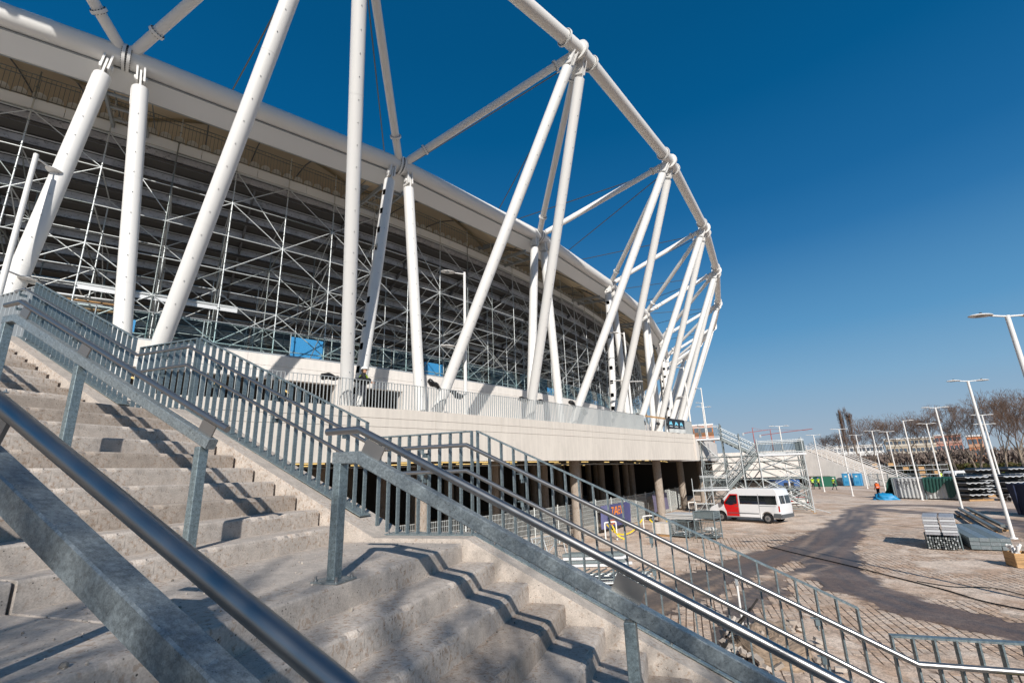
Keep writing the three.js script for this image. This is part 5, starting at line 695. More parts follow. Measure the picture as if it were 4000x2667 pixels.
// ---------------------------------------------------------------- cages, pallets and bundles
{
  const TH = -0.455, U = V(0.9, 0, 0.44), W = V(-0.44, 0, 0.9); // box axes in plan
  const cage = (name, label, c, w, d, h, y0, solid) => { const t = thing(name, label, solid ? 'steel box' : 'mesh cage', [c[0], y0, c[1]]); const at = (a, y, b) => V(c[0], y0 + y, c[1]).addScaledVector(U, a * d / 2).addScaledVector(W, b * w / 2); for (const a of [-1, 1]) for (const b of [-1, 1]) rod('corner_post', at(a, 0, b), at(a, h, b), 0.035, M.galvDull, t, 6); for (const y of [0.12, h - 0.02]) { for (const a of [-1, 1]) rod('rail', at(a, y, -1), at(a, y, 1), 0.025, M.galvDull, t, 6); for (const b of [-1, 1]) rod('rail', at(-1, y, b), at(1, y, b), 0.025, M.galvDull, t, 6); }
    if (solid) { for (const [a, b, c2, d2] of [[-1, -1, -1, 1], [1, -1, 1, 1], [-1, -1, 1, -1], [-1, 1, 1, 1]]) for (let r = 0; r < 3; r++) { const y = 0.16 + r * (h - 0.18) / 3; put('side_board', slabGeo(at(a, y, b), at(c2, y, d2), at(c2, y + (h - 0.18) / 3 - 0.02, d2), at(a, y + (h - 0.18) / 3 - 0.02, b), V(0, 0, 0.015)), M.galvDull, t); } }
    else { const ws = []; for (const [a, b, c2, d2] of [[-1, -1, -1, 1], [1, -1, 1, 1], [-1, -1, 1, -1], [-1, 1, 1, 1]]) { for (let q = 0.08; q < 1; q += 0.08) ws.push(rodGeo(at(a + (c2 - a) * q, 0.12, b + (d2 - b) * q), at(a + (c2 - a) * q, h * (b < 0 || a > 0 ? 1 : 0.6), b + (d2 - b) * q), 0.006, 4)); for (let y = 0.2; y < h; y += 0.1) ws.push(rodGeo(at(a, y, b), at(c2, y, d2), 0.006, 4)); } stuff(put('mesh_wires', merge(ws), M.galvDull, t)); }
    put('floor', slabGeo(at(-1, 0.1, -1), at(-1, 0.1, 1), at(1, 0.1, 1), at(1, 0.1, -1), V(0, 0.03, 0)), M.galvDull, t); const fill = []; for (let i = 0; i < 26; i++) { const p = at(rr(-0.8, 0.8), 0.16 + rr(0, 0.28), rr(-0.85, 0.85)), e = p.clone().add(V(rr(-0.25, 0.25), rr(-0.05, 0.1), rr(-0.25, 0.25))); fill.push(rodGeo(p, e, 0.03, 5)); } if (!solid) put('couplers', merge(fill), M.scaf, t); return t; };
  cage('mesh_cage', 'wire mesh cage of scaffold couplers, right of the two in front of the van', [31.95, 0.78], 1.2, 0.85, 0.98, 0, false); cage('steel_box', 'grey steel box standing on the right mesh cage', [31.95, 0.78], 1.2, 0.85, 0.5, 1.0, true); cage('mesh_cage', 'wire mesh cage of scaffold couplers beside the pallet of blocks', [32.4, -0.62], 1.15, 0.85, 0.95, 0, false);
  const pal = (label, c, w, d, tw) => { const t = thing('pallet', label, 'pallet', [c[0], 0, c[1]]); for (let i = 0; i < 5; i++) { const b = box('plank', d, 0.02, 0.12, 0, 0, 0, M.wood, t, tw); b.position.set(0, 0.13, 0).add(V(-Math.sin(-tw), 0, Math.cos(tw)).multiplyScalar((i - 2) * w / 5)); } for (let i = -1; i < 2; i++) { const b = box('runner', 0.09, 0.1, w, 0, 0, 0, M.wood, t, tw); b.position.set(0, 0.06, 0).addScaledVector(V(Math.cos(tw), 0, -Math.sin(tw)), i * d * 0.44); } return t; };
  pal('wooden pallet under the pale concrete blocks', [32.95, -1.75], 1.15, 0.85, TH);
  let n = 0; for (let r = 0; r < 4; r++) for (let a = 0; a < 3; a++) for (let b = 0; b < 4; b++) { if (a === 1 && r < 3) continue; const p = V(32.95, 0.225 + r * 0.155, -1.75).addScaledVector(U, (a - 1) * 0.27 + rr(-0.006, 0.006)).addScaledVector(W, (b - 1.5) * 0.28 + rr(-0.006, 0.006)); const m = put('paving_block', boxGeo(0.262, 0.15, 0.272), b % 2 ? M.pale : M.paleB, scene); m.position.copy(p); m.rotation.y = TH; tag(m, 'pale concrete block in the stack on the wooden pallet', 'block', 'blocks on the pallet'); }
  const wp = thing('panel_stack', 'stack of white panels lying on a crate behind the cages', 'panel stack', [36, 0, -0.4]); box('crate', 0.9, 0.66, 1.5, 36, 0.34, -0.5, M.dark, wp, TH); for (let i = 0; i < 7; i++) { box('panel', 1.3, 0.04, 2.1, 36 + rr(-0.04, 0.04), 0.72 + i * 0.055, -0.5 + rr(-0.04, 0.04), i % 2 ? M.whiteFlat : M.aluBright, wp, TH); }
  const sk = thing('sack', 'crumpled white sack lying in the right mesh cage', 'sack', [31.9, 0.4, 0.9]); const sg = new THREE.SphereGeometry(0.28, 16, 10), sp = sg.attributes.position; for (let i = 0; i < sp.count; i++) { const w = 1 + 0.5 * (fbm(sp.getX(i) * 9, sp.getY(i) * 9 + sp.getZ(i) * 5) - 0.5); sp.setXYZ(i, sp.getX(i) * w, sp.getY(i) * 0.5 * w, sp.getZ(i) * w * 1.3); } sg.computeVertexNormals(); put('bag', sg, M.whiteFlat, sk).position.set(0, 0.1, 0); put('knot', new THREE.ConeGeometry(0.05, 0.1, 8), M.whiteFlat, sk).position.set(0.1, 0.24, 0.1);

  // bundles at the right
  const tb = thing('tube_bundle', 'bundle of scaffold tubes with dark ends below the two panel stacks', 'tube bundle', [29.6, 0, 10.8]); const ax = V(0.93, 0, 0.36).normalize(), sd = V(-0.36, 0, 0.93).normalize(), o0 = V(28.75, 0, 10.05); for (let r = 0; r < 6; r++) for (let c = 0; c < 12; c++) { const p = o0.clone().addScaledVector(sd, c * 0.095 + rr(-0.01, 0.01) + 0.05).add(V(0, 0.08 + r * 0.085 + rr(-0.008, 0.008), 0)).addScaledVector(ax, rr(-0.08, 0.08)); rod('tube', p, p.clone().addScaledVector(ax, 2.9), 0.036, (r + c) % 3 ? M.scafDark : M.scaf, tb, 7); } for (const q of [0.3, 2.4]) for (const s of [-0.02, 1.2]) { const p = o0.clone().addScaledVector(ax, q).addScaledVector(sd, s); rod('stanchion', p, p.clone().setY(0.72), 0.03, M.galvDull, tb, 6); }
  [[0.03, 'left'], [0.64, 'right']].forEach(([s, l]) => { const t = thing('panel_stack', `upright ${l} stack of pale metal decks on the tube bundle`, 'panel stack', [29.5, 0.62, 10.5]); for (let i = 0; i < 7; i++) { const p = o0.clone().addScaledVector(ax, 1.1).addScaledVector(sd, s + 0.27).add(V(0, 0.68 + i * 0.115, 0)); const m = put('deck', metreUV(new RoundedBoxGeometry(2.1, 0.1, 0.54, 1, 0.012)), i % 2 ? M.aluBright : M.alu, t); m.position.add(p); m.rotation.y = -Math.atan2(ax.z, ax.x) + rr(-0.015, 0.015); } });
  const pb = thing('sheet_bundle', 'long low bundle of galvanised decking troughs at the right', 'steel stack', [32, 0, 12.6]); const bx = V(0.972, 0, 0.235), bs = V(-0.235, 0, 0.972), b0 = V(28.62, 0, 11.6); for (let r = 0; r < 3; r++) for (let c = 0; c < 4; c++) { const p = b0.clone().addScaledVector(bs, 0.17 + c * 0.345).add(V(0, 0.13 + r * 0.165, 0)).addScaledVector(bx, rr(-0.03, 0.03)); put('trough', metreUV(barGeo(p, p.clone().addScaledVector(bx, 6.2), 0.335, 0.152, bs)), (r + c) % 2 ? M.galv : M.galvDull, pb); } for (const q of [0.5, 3, 5.6]) { const p = b0.clone().addScaledVector(bx, q); put('bearer', barGeo(p.clone().setY(0.025), p.clone().addScaledVector(bs, 1.4).setY(0.025), 0.09, 0.05, bx), M.wood, pb); }
  const wd = thing('timber_stack', 'few loose timbers behind the decking bundle', 'timber', [35, 0, 13.6]); for (let i = 0; i < 7; i++) bar('timber', V(33.2 + rr(-0.3, 0.3), 0.1 + (i % 3) * 0.12, 12.9 + i * 0.22), V(36.4 + rr(-0.3, 0.3), 0.1 + (i % 3) * 0.12 + 0.02, 14.0 + i * 0.2), 0.1, 0.1, V(0, 1, 0), M.wood, wd);
  const lb = thing('steel_beam_stack', 'long dark steel beams lying askew before the second lamp post', 'steel stack', [39, 0, 16.5]); for (let i = 0; i < 5; i++) bar('beam', V(46.2 + i * 0.3, 0.2 + (i % 2) * 0.2, 18.4 + i * 0.35), V(32.6 + i * 0.7, 0.2 + (i % 2) * 0.2, 14.2 + i * 0.5), 0.14, 0.18, V(0, 1, 0), i % 2 ? M.scafDark : M.boltDark, lb); for (const q of [0.15, 0.85]) bar('bearer', V(46 - 13.6 * q, 0.05, 18.1 - 4.2 * q), V(47.8 - 13.6 * q, 0.05, 20.3 - 4.2 * q), 0.1, 0.1, V(0, 1, 0), M.wood, lb);
  // dark blue skip at the right edge, cardboard box before it
  const sk2 = thing('skip', 'dark blue steel skip cut by the right edge of the yard', 'skip', [42, 0, 22]); put('tub', (() => { const s = new THREE.Shape(); s.moveTo(-2.1, 0.1); s.lineTo(2.1, 0.1); s.lineTo(2.4, 2.15); s.lineTo(-2.4, 2.15); s.closePath(); const e = new THREE.ExtrudeGeometry(s, { depth: 2.2, bevelEnabled: false }); e.rotateY(0.35); e.translate(42.6, 0, 21.9); return metreUV(e); })(), std({ color: 0x18233f, roughness: 0.6 }), sk2); for (let i = 0; i < 4; i++) box('rib', 0.1, 1.9, 0.1, 40.6 + i * 1.2, 1.1, 22.45 - i * 0.43, std({ color: 0x18233f, roughness: 0.6 }), sk2, 0.35); box('lettering_strip', 0.5, 0.3, 0.03, 41.1, 1.5, 22.25, M.yellow, sk2, 0.35);
  const cb = thing('cardboard_box', 'open brown cardboard box of fittings at the right edge', 'box', [24.7, 0, 11.4]); for (const [w, d, x, z] of [[0.7, 0.02, 0, -0.3], [0.7, 0.02, 0, 0.3], [0.02, 0.6, -0.35, 0], [0.02, 0.6, 0.35, 0]]) box('wall', w, 0.5, d, 24.7 + x, 0.26, 11.4 + z, M.wood, cb); for (let i = 0; i < 6; i++) rod('fitting', V(24.5 + rr(-0.1, 0.3), 0.4, 11.3 + rr(-0.1, 0.2)), V(24.6 + rr(-0.2, 0.4), 0.75, 11.4 + rr(-0.3, 0.3)), 0.05, M.whiteFlat, cb, 8);
  // rubble and a marker stake in the dug patch below the balustrade
  const rb = thing('rubble_heap', 'heap of broken pavers and earth in the dug patch below the stairs', 'rubble', [13.6, 0, 1.3]); const hg = new THREE.SphereGeometry(1, 20, 10, 0, 6.283, 0, 1.571), hp = hg.attributes.position; for (let i = 0; i < hp.count; i++) { const w = 1 + 0.8 * (fbm(hp.getX(i) * 3, hp.getZ(i) * 3) - 0.5); hp.setXYZ(i, hp.getX(i) * 1.5 * w, hp.getY(i) * 0.3 * w * w - 0.02, hp.getZ(i) * 0.8 * w); } hg.computeVertexNormals(); put('earth', hg, std({ map: grainMap, bumpMap: grainBump, bumpScale: 0.05, color: 0xb09a84, roughness: 1 }), rb).position.set(0, 0, 0); for (let i = 0; i < 80; i++) { const m = put('broken_paver', boxGeo(0.2, 0.07, 0.14), i % 2 ? M.step : M.stepDark, rb); m.position.set(rr(-1.7, 1.7), 0.05 + rr(0, 0.12), rr(-1.1, 1.1)); m.rotation.set(rr(-0.6, 0.6), rr(0, 6), rr(-0.6, 0.6)); m.scale.set(rr(0.6, 1.2), 1, rr(0.6, 1.2)); }
  const sp2 = thing('marker_stake', 'white marker stake standing in the yard beyond the balustrade', 'stake', [15.2, 0, 0.9]); rod('stake', V(15.2, 0, 0.9), V(15.2, 1.15, 0.9), 0.03, M.whiteFlat, sp2, 8); box('tag', 0.05, 0.16, 0.07, 15.17, 1.02, 0.9, M.greySteel, sp2);
  const pk = thing('digging_bar', 'rusty digging bars leaning in the dug patch', 'tool', [13.2, 0, 0.6]); rod('bar', V(12.9, 0.1, 0.3), V(13.5, 1.0, 1.2), 0.022, M.dark, pk, 7); rod('bar', V(13.7, 0.1, 0.4), V(13.1, 0.9, 1.0), 0.022, M.dark, pk, 7); bar('blade', V(12.85, 0.02, 0.22), V(12.95, 0.2, 0.36), 0.16, 0.01, V(0.8, 0, -0.5), M.dark, pk);
  const hose = thing('cable', 'thin black cable lying across the paved yard', 'cable', [22, 0, 6]); const hc = new THREE.CatmullRomCurve3([[29, 3.4], [27, 4.2], [24, 5.6], [21.5, 6.6], [20, 7.2], [18.6, 7.6], [17, 9.0], [15.5, 11]].map(([x, z]) => V(x, 0.035, z))); put('strand', new THREE.TubeGeometry(hc, 80, 0.02, 6), M.black, hose);
  const hose2 = thing('cable', 'second black cable looping past the first on the pavers', 'cable', [20, 0, 8]); const hc2 = new THREE.CatmullRomCurve3([[21.3, 6.9], [20.6, 7.6], [20.6, 8.6], [19, 9.2], [18.9, 9.9], [17.4, 10.8], [16.6, 12]].map(([x, z]) => V(x, 0.03, z))); put('strand', new THREE.TubeGeometry(hc2, 60, 0.014, 6), M.black, hose2);
}
// ---------------------------------------------------------------- tarped container, pipe stacks, toilets
{
  const t = thing('storage_container', 'low corrugated grey container half under green tarpaulin', 'container', [63.5, 0, 22.6]); const A = V(65.0, 0, 20.9), B = V(61.2, 0, 25.0), u = V().subVectors(B, A).normalize(), n = V(u.z, 0, -u.x).normalize(); if (n.x < 0) n.negate(); const L = A.distanceTo(B), Hc = 2.1;
  const cor = (o, d, len, nn, tex) => { const N = Math.round(len / 0.09), P = [], U = []; for (let i = 0; i <= N; i++) { const w = 0.025 * (((i >> 1) % 2) ? 1 : -1), p = o.clone().addScaledVector(d, len * i / N).addScaledVector(nn, w); for (const y of [0.12, Hc]) { P.push(p.x, y, p.z); U.push(i / N, (y - 0.12) / (Hc - 0.12)); } } const I = []; for (let i = 0; i < N; i++) { const a = i * 2; I.push(a, a + 2, a + 1, a + 1, a + 2, a + 3); } const g = new THREE.BufferGeometry(); g.setAttribute('position', new THREE.Float32BufferAttribute(P, 3)); g.setAttribute('uv', new THREE.Float32BufferAttribute(U, 2)); g.setIndex(I); const f = g.toNonIndexed(); f.computeVertexNormals(); return f; };
  const c = document.createElement('canvas'); c.width = 512; c.height = 256; const g = c.getContext('2d'); g.fillStyle = '#b9bab8'; g.fillRect(0, 0, 512, 256); g.strokeStyle = '#3a3a3c'; g.lineWidth = 9; for (let i = 0; i < 7; i++) { g.beginPath(); const x = 70 + i * 55; g.moveTo(x, 40 + (i % 3) * 10); g.bezierCurveTo(x + 60, 20, x - 40, 120, x + 20, 140 - (i % 2) * 30); g.stroke(); } for (let i = 0; i < 3; i++) { g.beginPath(); g.arc(110 + i * 130, 60, 24, 0, 6.2); g.stroke(); } const tex = new THREE.CanvasTexture(c); tex.colorSpace = THREE.SRGBColorSpace; const gm = std({ map: tex, roughness: 0.6, metalness: 0.2, side: THREE.DoubleSide }), gp = std({ color: 0xb4b6b4, roughness: 0.6, metalness: 0.2, side: THREE.DoubleSide });
  put('front_sheet', cor(A, u, L * 0.5, n.clone().negate()), gm, t); put('front_sheet', cor(A.clone().addScaledVector(u, L * 0.5 + 0.12), u, L * 0.5 - 0.12, n.clone().negate()), gp, t); put('end_sheet', cor(A, n, 2.3, u.clone().negate()), gp, t); put('end_sheet', cor(B, n, 2.3, u), gp, t); put('rear_sheet', cor(A.clone().addScaledVector(n, 2.3), u, L, n), gp, t); const top = slabGeo(A.clone().setY(Hc), B.clone().setY(Hc), B.clone().addScaledVector(n, 2.3).setY(Hc), A.clone().addScaledVector(n, 2.3).setY(Hc), V(0, 0.05, 0)); put('roof', top, M.whiteFlat, t); for (const q of [0, 0.5, 1]) rod('corner_post', A.clone().lerp(B, q).setY(0), A.clone().lerp(B, q).setY(Hc), 0.07, M.galvDull, t, 6);
  const drape = (name, label, q0, q1, len, sd, m = M.tarp) => { const N = 22, Mv = 14, P = [], I = []; for (let j = 0; j <= Mv; j++) for (let i = 0; i <= N; i++) { const q = q0 + (q1 - q0) * i / N, s = j / Mv; const drop = len * (0.55 + 0.45 * Math.sin(3.1 * i / N + sd)) ; const over = s < 0.3 ? (0.3 - s) / 0.3 : 0; const y = s < 0.3 ? Hc + 0.08 + 0.04 * Math.sin(i * 1.3) : Hc + 0.08 - (s - 0.3) / 0.7 * drop; const p = A.clone().addScaledVector(u, L * q).addScaledVector(n, over * 1.4 - 0.09 - (s > 0.3 ? 0.1 * Math.abs(Math.sin(i * 0.9 + sd + s * 2)) : 0)); P.push(p.x, y, p.z); } for (let j = 0; j < Mv; j++) for (let i = 0; i < N; i++) { const a = j * (N + 1) + i; I.push(a, a + N + 1, a + 1, a + 1, a + N + 1, a + N + 2); } const g2 = new THREE.BufferGeometry(); g2.setAttribute('position', new THREE.Float32BufferAttribute(P, 3)); g2.setIndex(I); g2.computeVertexNormals(); g2.setAttribute('uv', new THREE.Float32BufferAttribute(new Float32Array(P.length / 3 * 2), 2)); tag(put(name, g2, m, scene), label, 'tarpaulin'); };
  drape('tarpaulin', 'dark green tarpaulin hanging over the middle of the container', 0.52, 0.85, 1.5, 0.6); drape('tarpaulin', 'dark green tarpaulin over the right end of the container', 0.84, 1.12, 2.0, 1.2);
  { const P = [], I = [], N = 16; const e = A.clone().addScaledVector(n, 2.3); for (let j = 0; j <= N; j++) for (let i = 0; i <= N; i++) { const s = j / N, p = A.clone().lerp(e, i / N).addScaledVector(u, -0.12 - s * 1.1 - 0.12 * Math.sin(i * 1.1 + j * 0.4)); P.push(p.x, Hc + 0.1 - s * Hc * 0.98, p.z); } for (let j = 0; j < N; j++) for (let i = 0; i < N; i++) { const a = j * (N + 1) + i; I.push(a, a + N + 1, a + 1, a + 1, a + N + 1, a + N + 2); } const g2 = new THREE.BufferGeometry(); g2.setAttribute('position', new THREE.Float32BufferAttribute(P, 3)); g2.setIndex(I); g2.computeVertexNormals(); g2.setAttribute('uv', new THREE.Float32BufferAttribute(new Float32Array(P.length / 3 * 2), 2)); tag(put('tarpaulin', g2, M.tarp, scene), 'dark green tarpaulin slung from the left end of the container', 'tarpaulin'); }
  const bt = new THREE.SphereGeometry(1, 26, 14), bp = bt.attributes.position; for (let i = 0; i < bp.count; i++) { const w = 1 + 0.9 * (fbm(bp.getX(i) * 3 + 4, bp.getZ(i) * 3 + bp.getY(i) * 2) - 0.5) + 0.12 * Math.sin(bp.getX(i) * 13 + bp.getZ(i) * 9); bp.setXYZ(i, bp.getX(i) * 0.8 * w, Math.max(0, bp.getY(i)) * 0.62 * w, bp.getZ(i) * 1.15 * w); } bt.computeVertexNormals(); const btm = put('tarpaulin', bt, M.blueTarp, scene); btm.position.set(63.6, 0, 19.6); tag(btm, 'crumpled bright blue tarpaulin heap left of the container', 'tarpaulin');
  // stacks of black half-pipe shells with wavy pale sheets
  const shellG = new THREE.CylinderGeometry(0.26, 0.26, 1.3, 10, 1, true, Math.PI * 0.5, Math.PI); shellG.rotateX(Math.PI / 2); shellG.rotateZ(Math.PI / 2); const shellMat = std({ color: 0x202224, roughness: 0.35, side: THREE.DoubleSide });
  const stk = (x, z, tiers, cnt, lab) => { const s = thing('pipe_shell_stack', lab, 'shell stack', [x, 0, z], 'stacks of black shells'); const q = -1.28, ux = V(Math.cos(q), 0, -Math.sin(q)); for (let r = 0; r < tiers; r++) { const y = 0.2 + r * 0.54; for (let i = 0; i < cnt; i++) { const m = put('shell', shellG, shellMat, s); m.position.set(0, y + 0.3, 0).addScaledVector(ux, (i - (cnt - 1) / 2) * 0.56); m.rotation.y = q; } const wv = []; const N = cnt * 8; for (let i = 0; i < N; i++) { const a = (i / N - 0.5) * cnt * 0.56, b = ((i + 1) / N - 0.5) * cnt * 0.56, f = v => 0.33 - 0.05 * Math.cos(v / 0.56 * 2 * Math.PI + (cnt % 2 ? 0 : Math.PI)); const n2 = V(-ux.z, 0, ux.x); const pa = ux.clone().multiplyScalar(a).add(V(x, y + f(a), z)), pb = ux.clone().multiplyScalar(b).add(V(x, y + f(b), z)); wv.push(slabGeo(pa.clone().addScaledVector(n2, -0.72), pb.clone().addScaledVector(n2, -0.72), pb.clone().addScaledVector(n2, 0.72), pa.clone().addScaledVector(n2, 0.72), V(0, 0.045, 0))); } put('wavy_sheet', merge(wv), M.aluBright, s); } for (const e of [-1, 1]) { const m = box('pallet_runner', cnt * 0.56, 0.14, 0.1, 0, 0, 0, M.wood, s, q); m.position.set(-ux.z * e * 0.5, 0.09, ux.x * e * 0.5); } };
  stk(60.4, 25.9, 4, 4, 'stack of black shells with wavy pale sheets, next to the container'); stk(59.9, 28.6, 4, 4, 'stack of black shells with wavy pale sheets, cut by the leaning lamp post'); stk(60, 31.3, 3, 4, 'stack of black shells at the right edge'); stk(66.5, 29.5, 5, 4, 'taller rear stack of black shells'); stk(67.2, 32.6, 5, 4, 'taller rear stack of black shells at the right edge');
  [[57.9, 27.2, 58.5, 29.5, 'left'], [57.1, 28.6, 57.6, 31.4, 'right']].forEach(([x, z, x2, z2, l]) => { const p = thing('white_pipe', `thick white pipe lying before the black shell stacks, ${l} one`, 'pipe', [x, 0, z]); rod('pipe', V(x, 0.27, z), V(x2, 0.27, z2), 0.26, M.whiteFlat, p, 20); rod('bore_shade', V(x, 0.27, z).addScaledVector(V(x2 - x, 0, z2 - z).normalize(), -0.006), V(x, 0.27, z), 0.2, M.dark, p, 16); });  // dark end disc stands in for the shaded hollow of each pipe
  // portable toilets
  const blue = std({ color: 0x2f86b8, roughness: 0.5 }), blue2 = std({ color: 0x4a9cc8, roughness: 0.5 }); [[101.0, 26.1, 'left'], [100.0, 27.4, 'right']].forEach(([x, z, l]) => { const s = thing('portable_toilet', `blue portable toilet with a white roof, ${l} of the pair`, 'toilet', [x, 0, z], 'portable toilets'); const q = 0.55; const P = (nm, w, h, d, a, y, b, m) => { const o = box(nm, w, h, d, 0, 0, 0, m, s, -q); o.position.set(a * Math.cos(q) - b * Math.sin(q), y, a * Math.sin(q) + b * Math.cos(q)); return o; }; P('cabin', 1.1, 2.05, 1.1, 0, 1.1, 0, blue); P('door', 0.04, 1.85, 0.8, -0.565, 1.05, 0, blue2); P('door_panel', 0.02, 0.5, 0.5, -0.59, 0.6, 0, blue); P('notice', 0.02, 0.2, 0.3, -0.6, 1.62, 0, M.whiteFlat); P('base', 1.2, 0.08, 1.2, 0, 0.045, 0, M.carGrey); const r = put('roof', new THREE.CylinderGeometry(0.35, 0.85, 0.2, 4).rotateY(Math.PI / 4 - q), M.whiteFlat, s); r.position.set(0, 2.22, 0); });
  const gs = thing('screened_container', 'green netting box between the far workers', 'container', [101, 0, 22.4]); box('box', 1.6, 1.65, 3.2, 101, 0.86, 22.6, std({ color: 0x2c6a55, roughness: 0.8 }), gs, -0.5); for (let i = 0; i < 6; i++) box('rib', 0.05, 1.7, 0.05, 100.5 - i * 0.28 + 0.6, 0.87, 21.2 + i * 0.52, M.scafDark, gs);
  for (let i = 0; i < 6; i++) { const x = 98.6 - i * 1.15, z = 28.6 + i * 1.0; const f = thing('site_fence', `mesh site fence right of the toilets, ${ORD[i]} panel`, 'fence', [x, 0, z], 'site fence panels by the toilets'); const b = V(x - 1.1, 0, z + 0.95); rod('post', V(x, 0, z), V(x, 2, z), 0.05, M.galvDull, f, 6); rod('post', b, b.clone().setY(2), 0.05, M.galvDull, f, 6); for (const y of [0.1, 1.0, 1.95]) rod('rail', V(x, y, z), b.clone().setY(y), 0.03, M.galvDull, f, 6); const w = []; for (let q = 0.1; q < 1; q += 0.1) w.push(rodGeo(V(x, 0.1, z).lerp(b.clone().setY(0.1), q), V(x, 1.95, z).lerp(b.clone().setY(1.95), q), 0.016, 4)); stuff(put('mesh_wires', merge(w), M.galvDull, f)); }
  [[112, 36, 3.6], [109, 39.5, 3.2], [118, 33, 3.4]].forEach(([x, z, h], i) => { const r = thing('storage_rack', `dark steel rack of site material before the trees, ${ORD[i]} from the left`, 'rack', [x, 0, z], 'storage racks'); for (let a = 0; a < 5; a++) for (const b of [0, 1]) rod('upright', V(x + b * 1.2, 0, z + a * 1.1), V(x + b * 1.2, h, z + a * 1.1), 0.05, M.scafDark, r, 5); for (let y = 0.6; y < h; y += 0.8) { box('shelf', 1.3, 0.06, 4.5, x + 0.6, y, z + 2.2, M.aluBright, r); for (let a = 0; a < 4; a++) if (hash2(a + i, y * 7) < 0.7) box('crate', 1.0, 0.5, 0.85, x + 0.6, y + 0.29, z + 0.55 + a * 1.1, a % 2 ? M.dark : M.wood, r); } });
  [[88, 33.5, 'wooden'], [75, 30.5, 'grey']].forEach(([x, z, w], i) => { const s = thing('pallet_heap', `low heap of ${w} pallets and offcuts behind the container`, 'pallets', [x, 0, z]); for (let k = 0; k < 12; k++) { const b = box('board', 1.2, 0.08, 0.9, x + rr(-1, 1), 0.08 + (k % 4) * 0.14, z + rr(-1.5, 1.5), i ? M.galvDull : M.wood, s, rr(0, 3)); } });
}

// ---------------------------------------------------------------- the next staircase round the podium
{
  const t = thing('far_staircase', 'distant pale concrete staircase with white rails beside the podium', 'staircase', [103, 0, 26]); const A = V(106.5, 0, 21.3), B = V(99, 0, 31.6), u = V().subVectors(B, A).normalize(), n = V(u.z, 0, -u.x); if (n.z < 0) n.negate(); const L = A.distanceTo(B);
  const s = new THREE.Shape(); s.moveTo(0, 6.6); s.lineTo(L, 0.1); s.lineTo(L, 0); s.lineTo(L * 0.49, 0); s.lineTo(L * 0.31, 1.7); s.lineTo(0, 1.7); s.closePath(); const mk = (sh, th, o, m, nm) => { const e = flat(new THREE.ExtrudeGeometry(sh, { depth: th, bevelEnabled: false })); const mt = new THREE.Matrix4().makeBasis(u, Y, n.clone()); if (mt.determinant() < 0) { const a = e.attributes.position.array; for (let i = 0; i < a.length; i += 9) for (let k = 0; k < 3; k++) { const v = a[i + 3 + k]; a[i + 3 + k] = a[i + 6 + k]; a[i + 6 + k] = v; } } e.applyMatrix4(mt); e.translate(A.x + n.x * o, 0, A.z + n.z * o); e.computeVertexNormals(); return put(nm, metreUV(e), m, t); };
  mk(s, 0.4, -0.4, M.pale, 'side_wall'); { const e = V(rec[rec.length - 1][0], 0, rec[rec.length - 1][1]); put('podium_wall', slabGeo(e.clone().setY(1.7), A.clone().setY(1.7), A.clone().setY(6.6), e.clone().setY(6.6), V(1.2, 0, -0.5)), M.pale, t); put('podium_wall_base', slabGeo(e.clone().add(V(1.5, 0, 0)), A.clone().add(V(1.5, 0, 0)), A.clone().add(V(1.5, 1.7, 0)), e.clone().add(V(1.5, 1.7, 0)), V(1, 0, -0.5)), M.dark, t); } const under = new THREE.Shape(); under.moveTo(0, 1.7); under.lineTo(L * 0.31, 1.7); under.lineTo(L * 0.49, 0); under.lineTo(0, 0); mk(under, 0.3, 3, M.dark, 'recess_shade'); const st = new THREE.Shape(); st.moveTo(0, 0); st.lineTo(0, 6.56); for (let i = 0; i < 41; i++) { st.lineTo(i * L / 41, 6.56 - i * 0.16); st.lineTo((i + 1) * L / 41, 6.56 - i * 0.16); } st.lineTo(L, 0); mk(st, 10, 0.02, M.step, 'steps');  // dark slab behind the side wall stands in for the shaded void below
  for (const off of [-0.2, 3, 6, 10]) for (const h of [0.35, 0.7, 1.05]) { const a = A.clone().addScaledVector(n, off).setY(6.6 + h), b = B.clone().addScaledVector(n, off).setY(0.1 + h); rod('rail', a, b, 0.05, M.whiteFlat, t, 6); } for (let i = 0; i <= 16; i++) { const p = A.clone().lerp(B, i / 16).addScaledVector(n, -0.2).setY(6.6 - 6.5 * i / 16); rod('post', p, p.clone().add(V(0, 1.05, 0)), 0.05, M.whiteFlat, t, 6); }
}
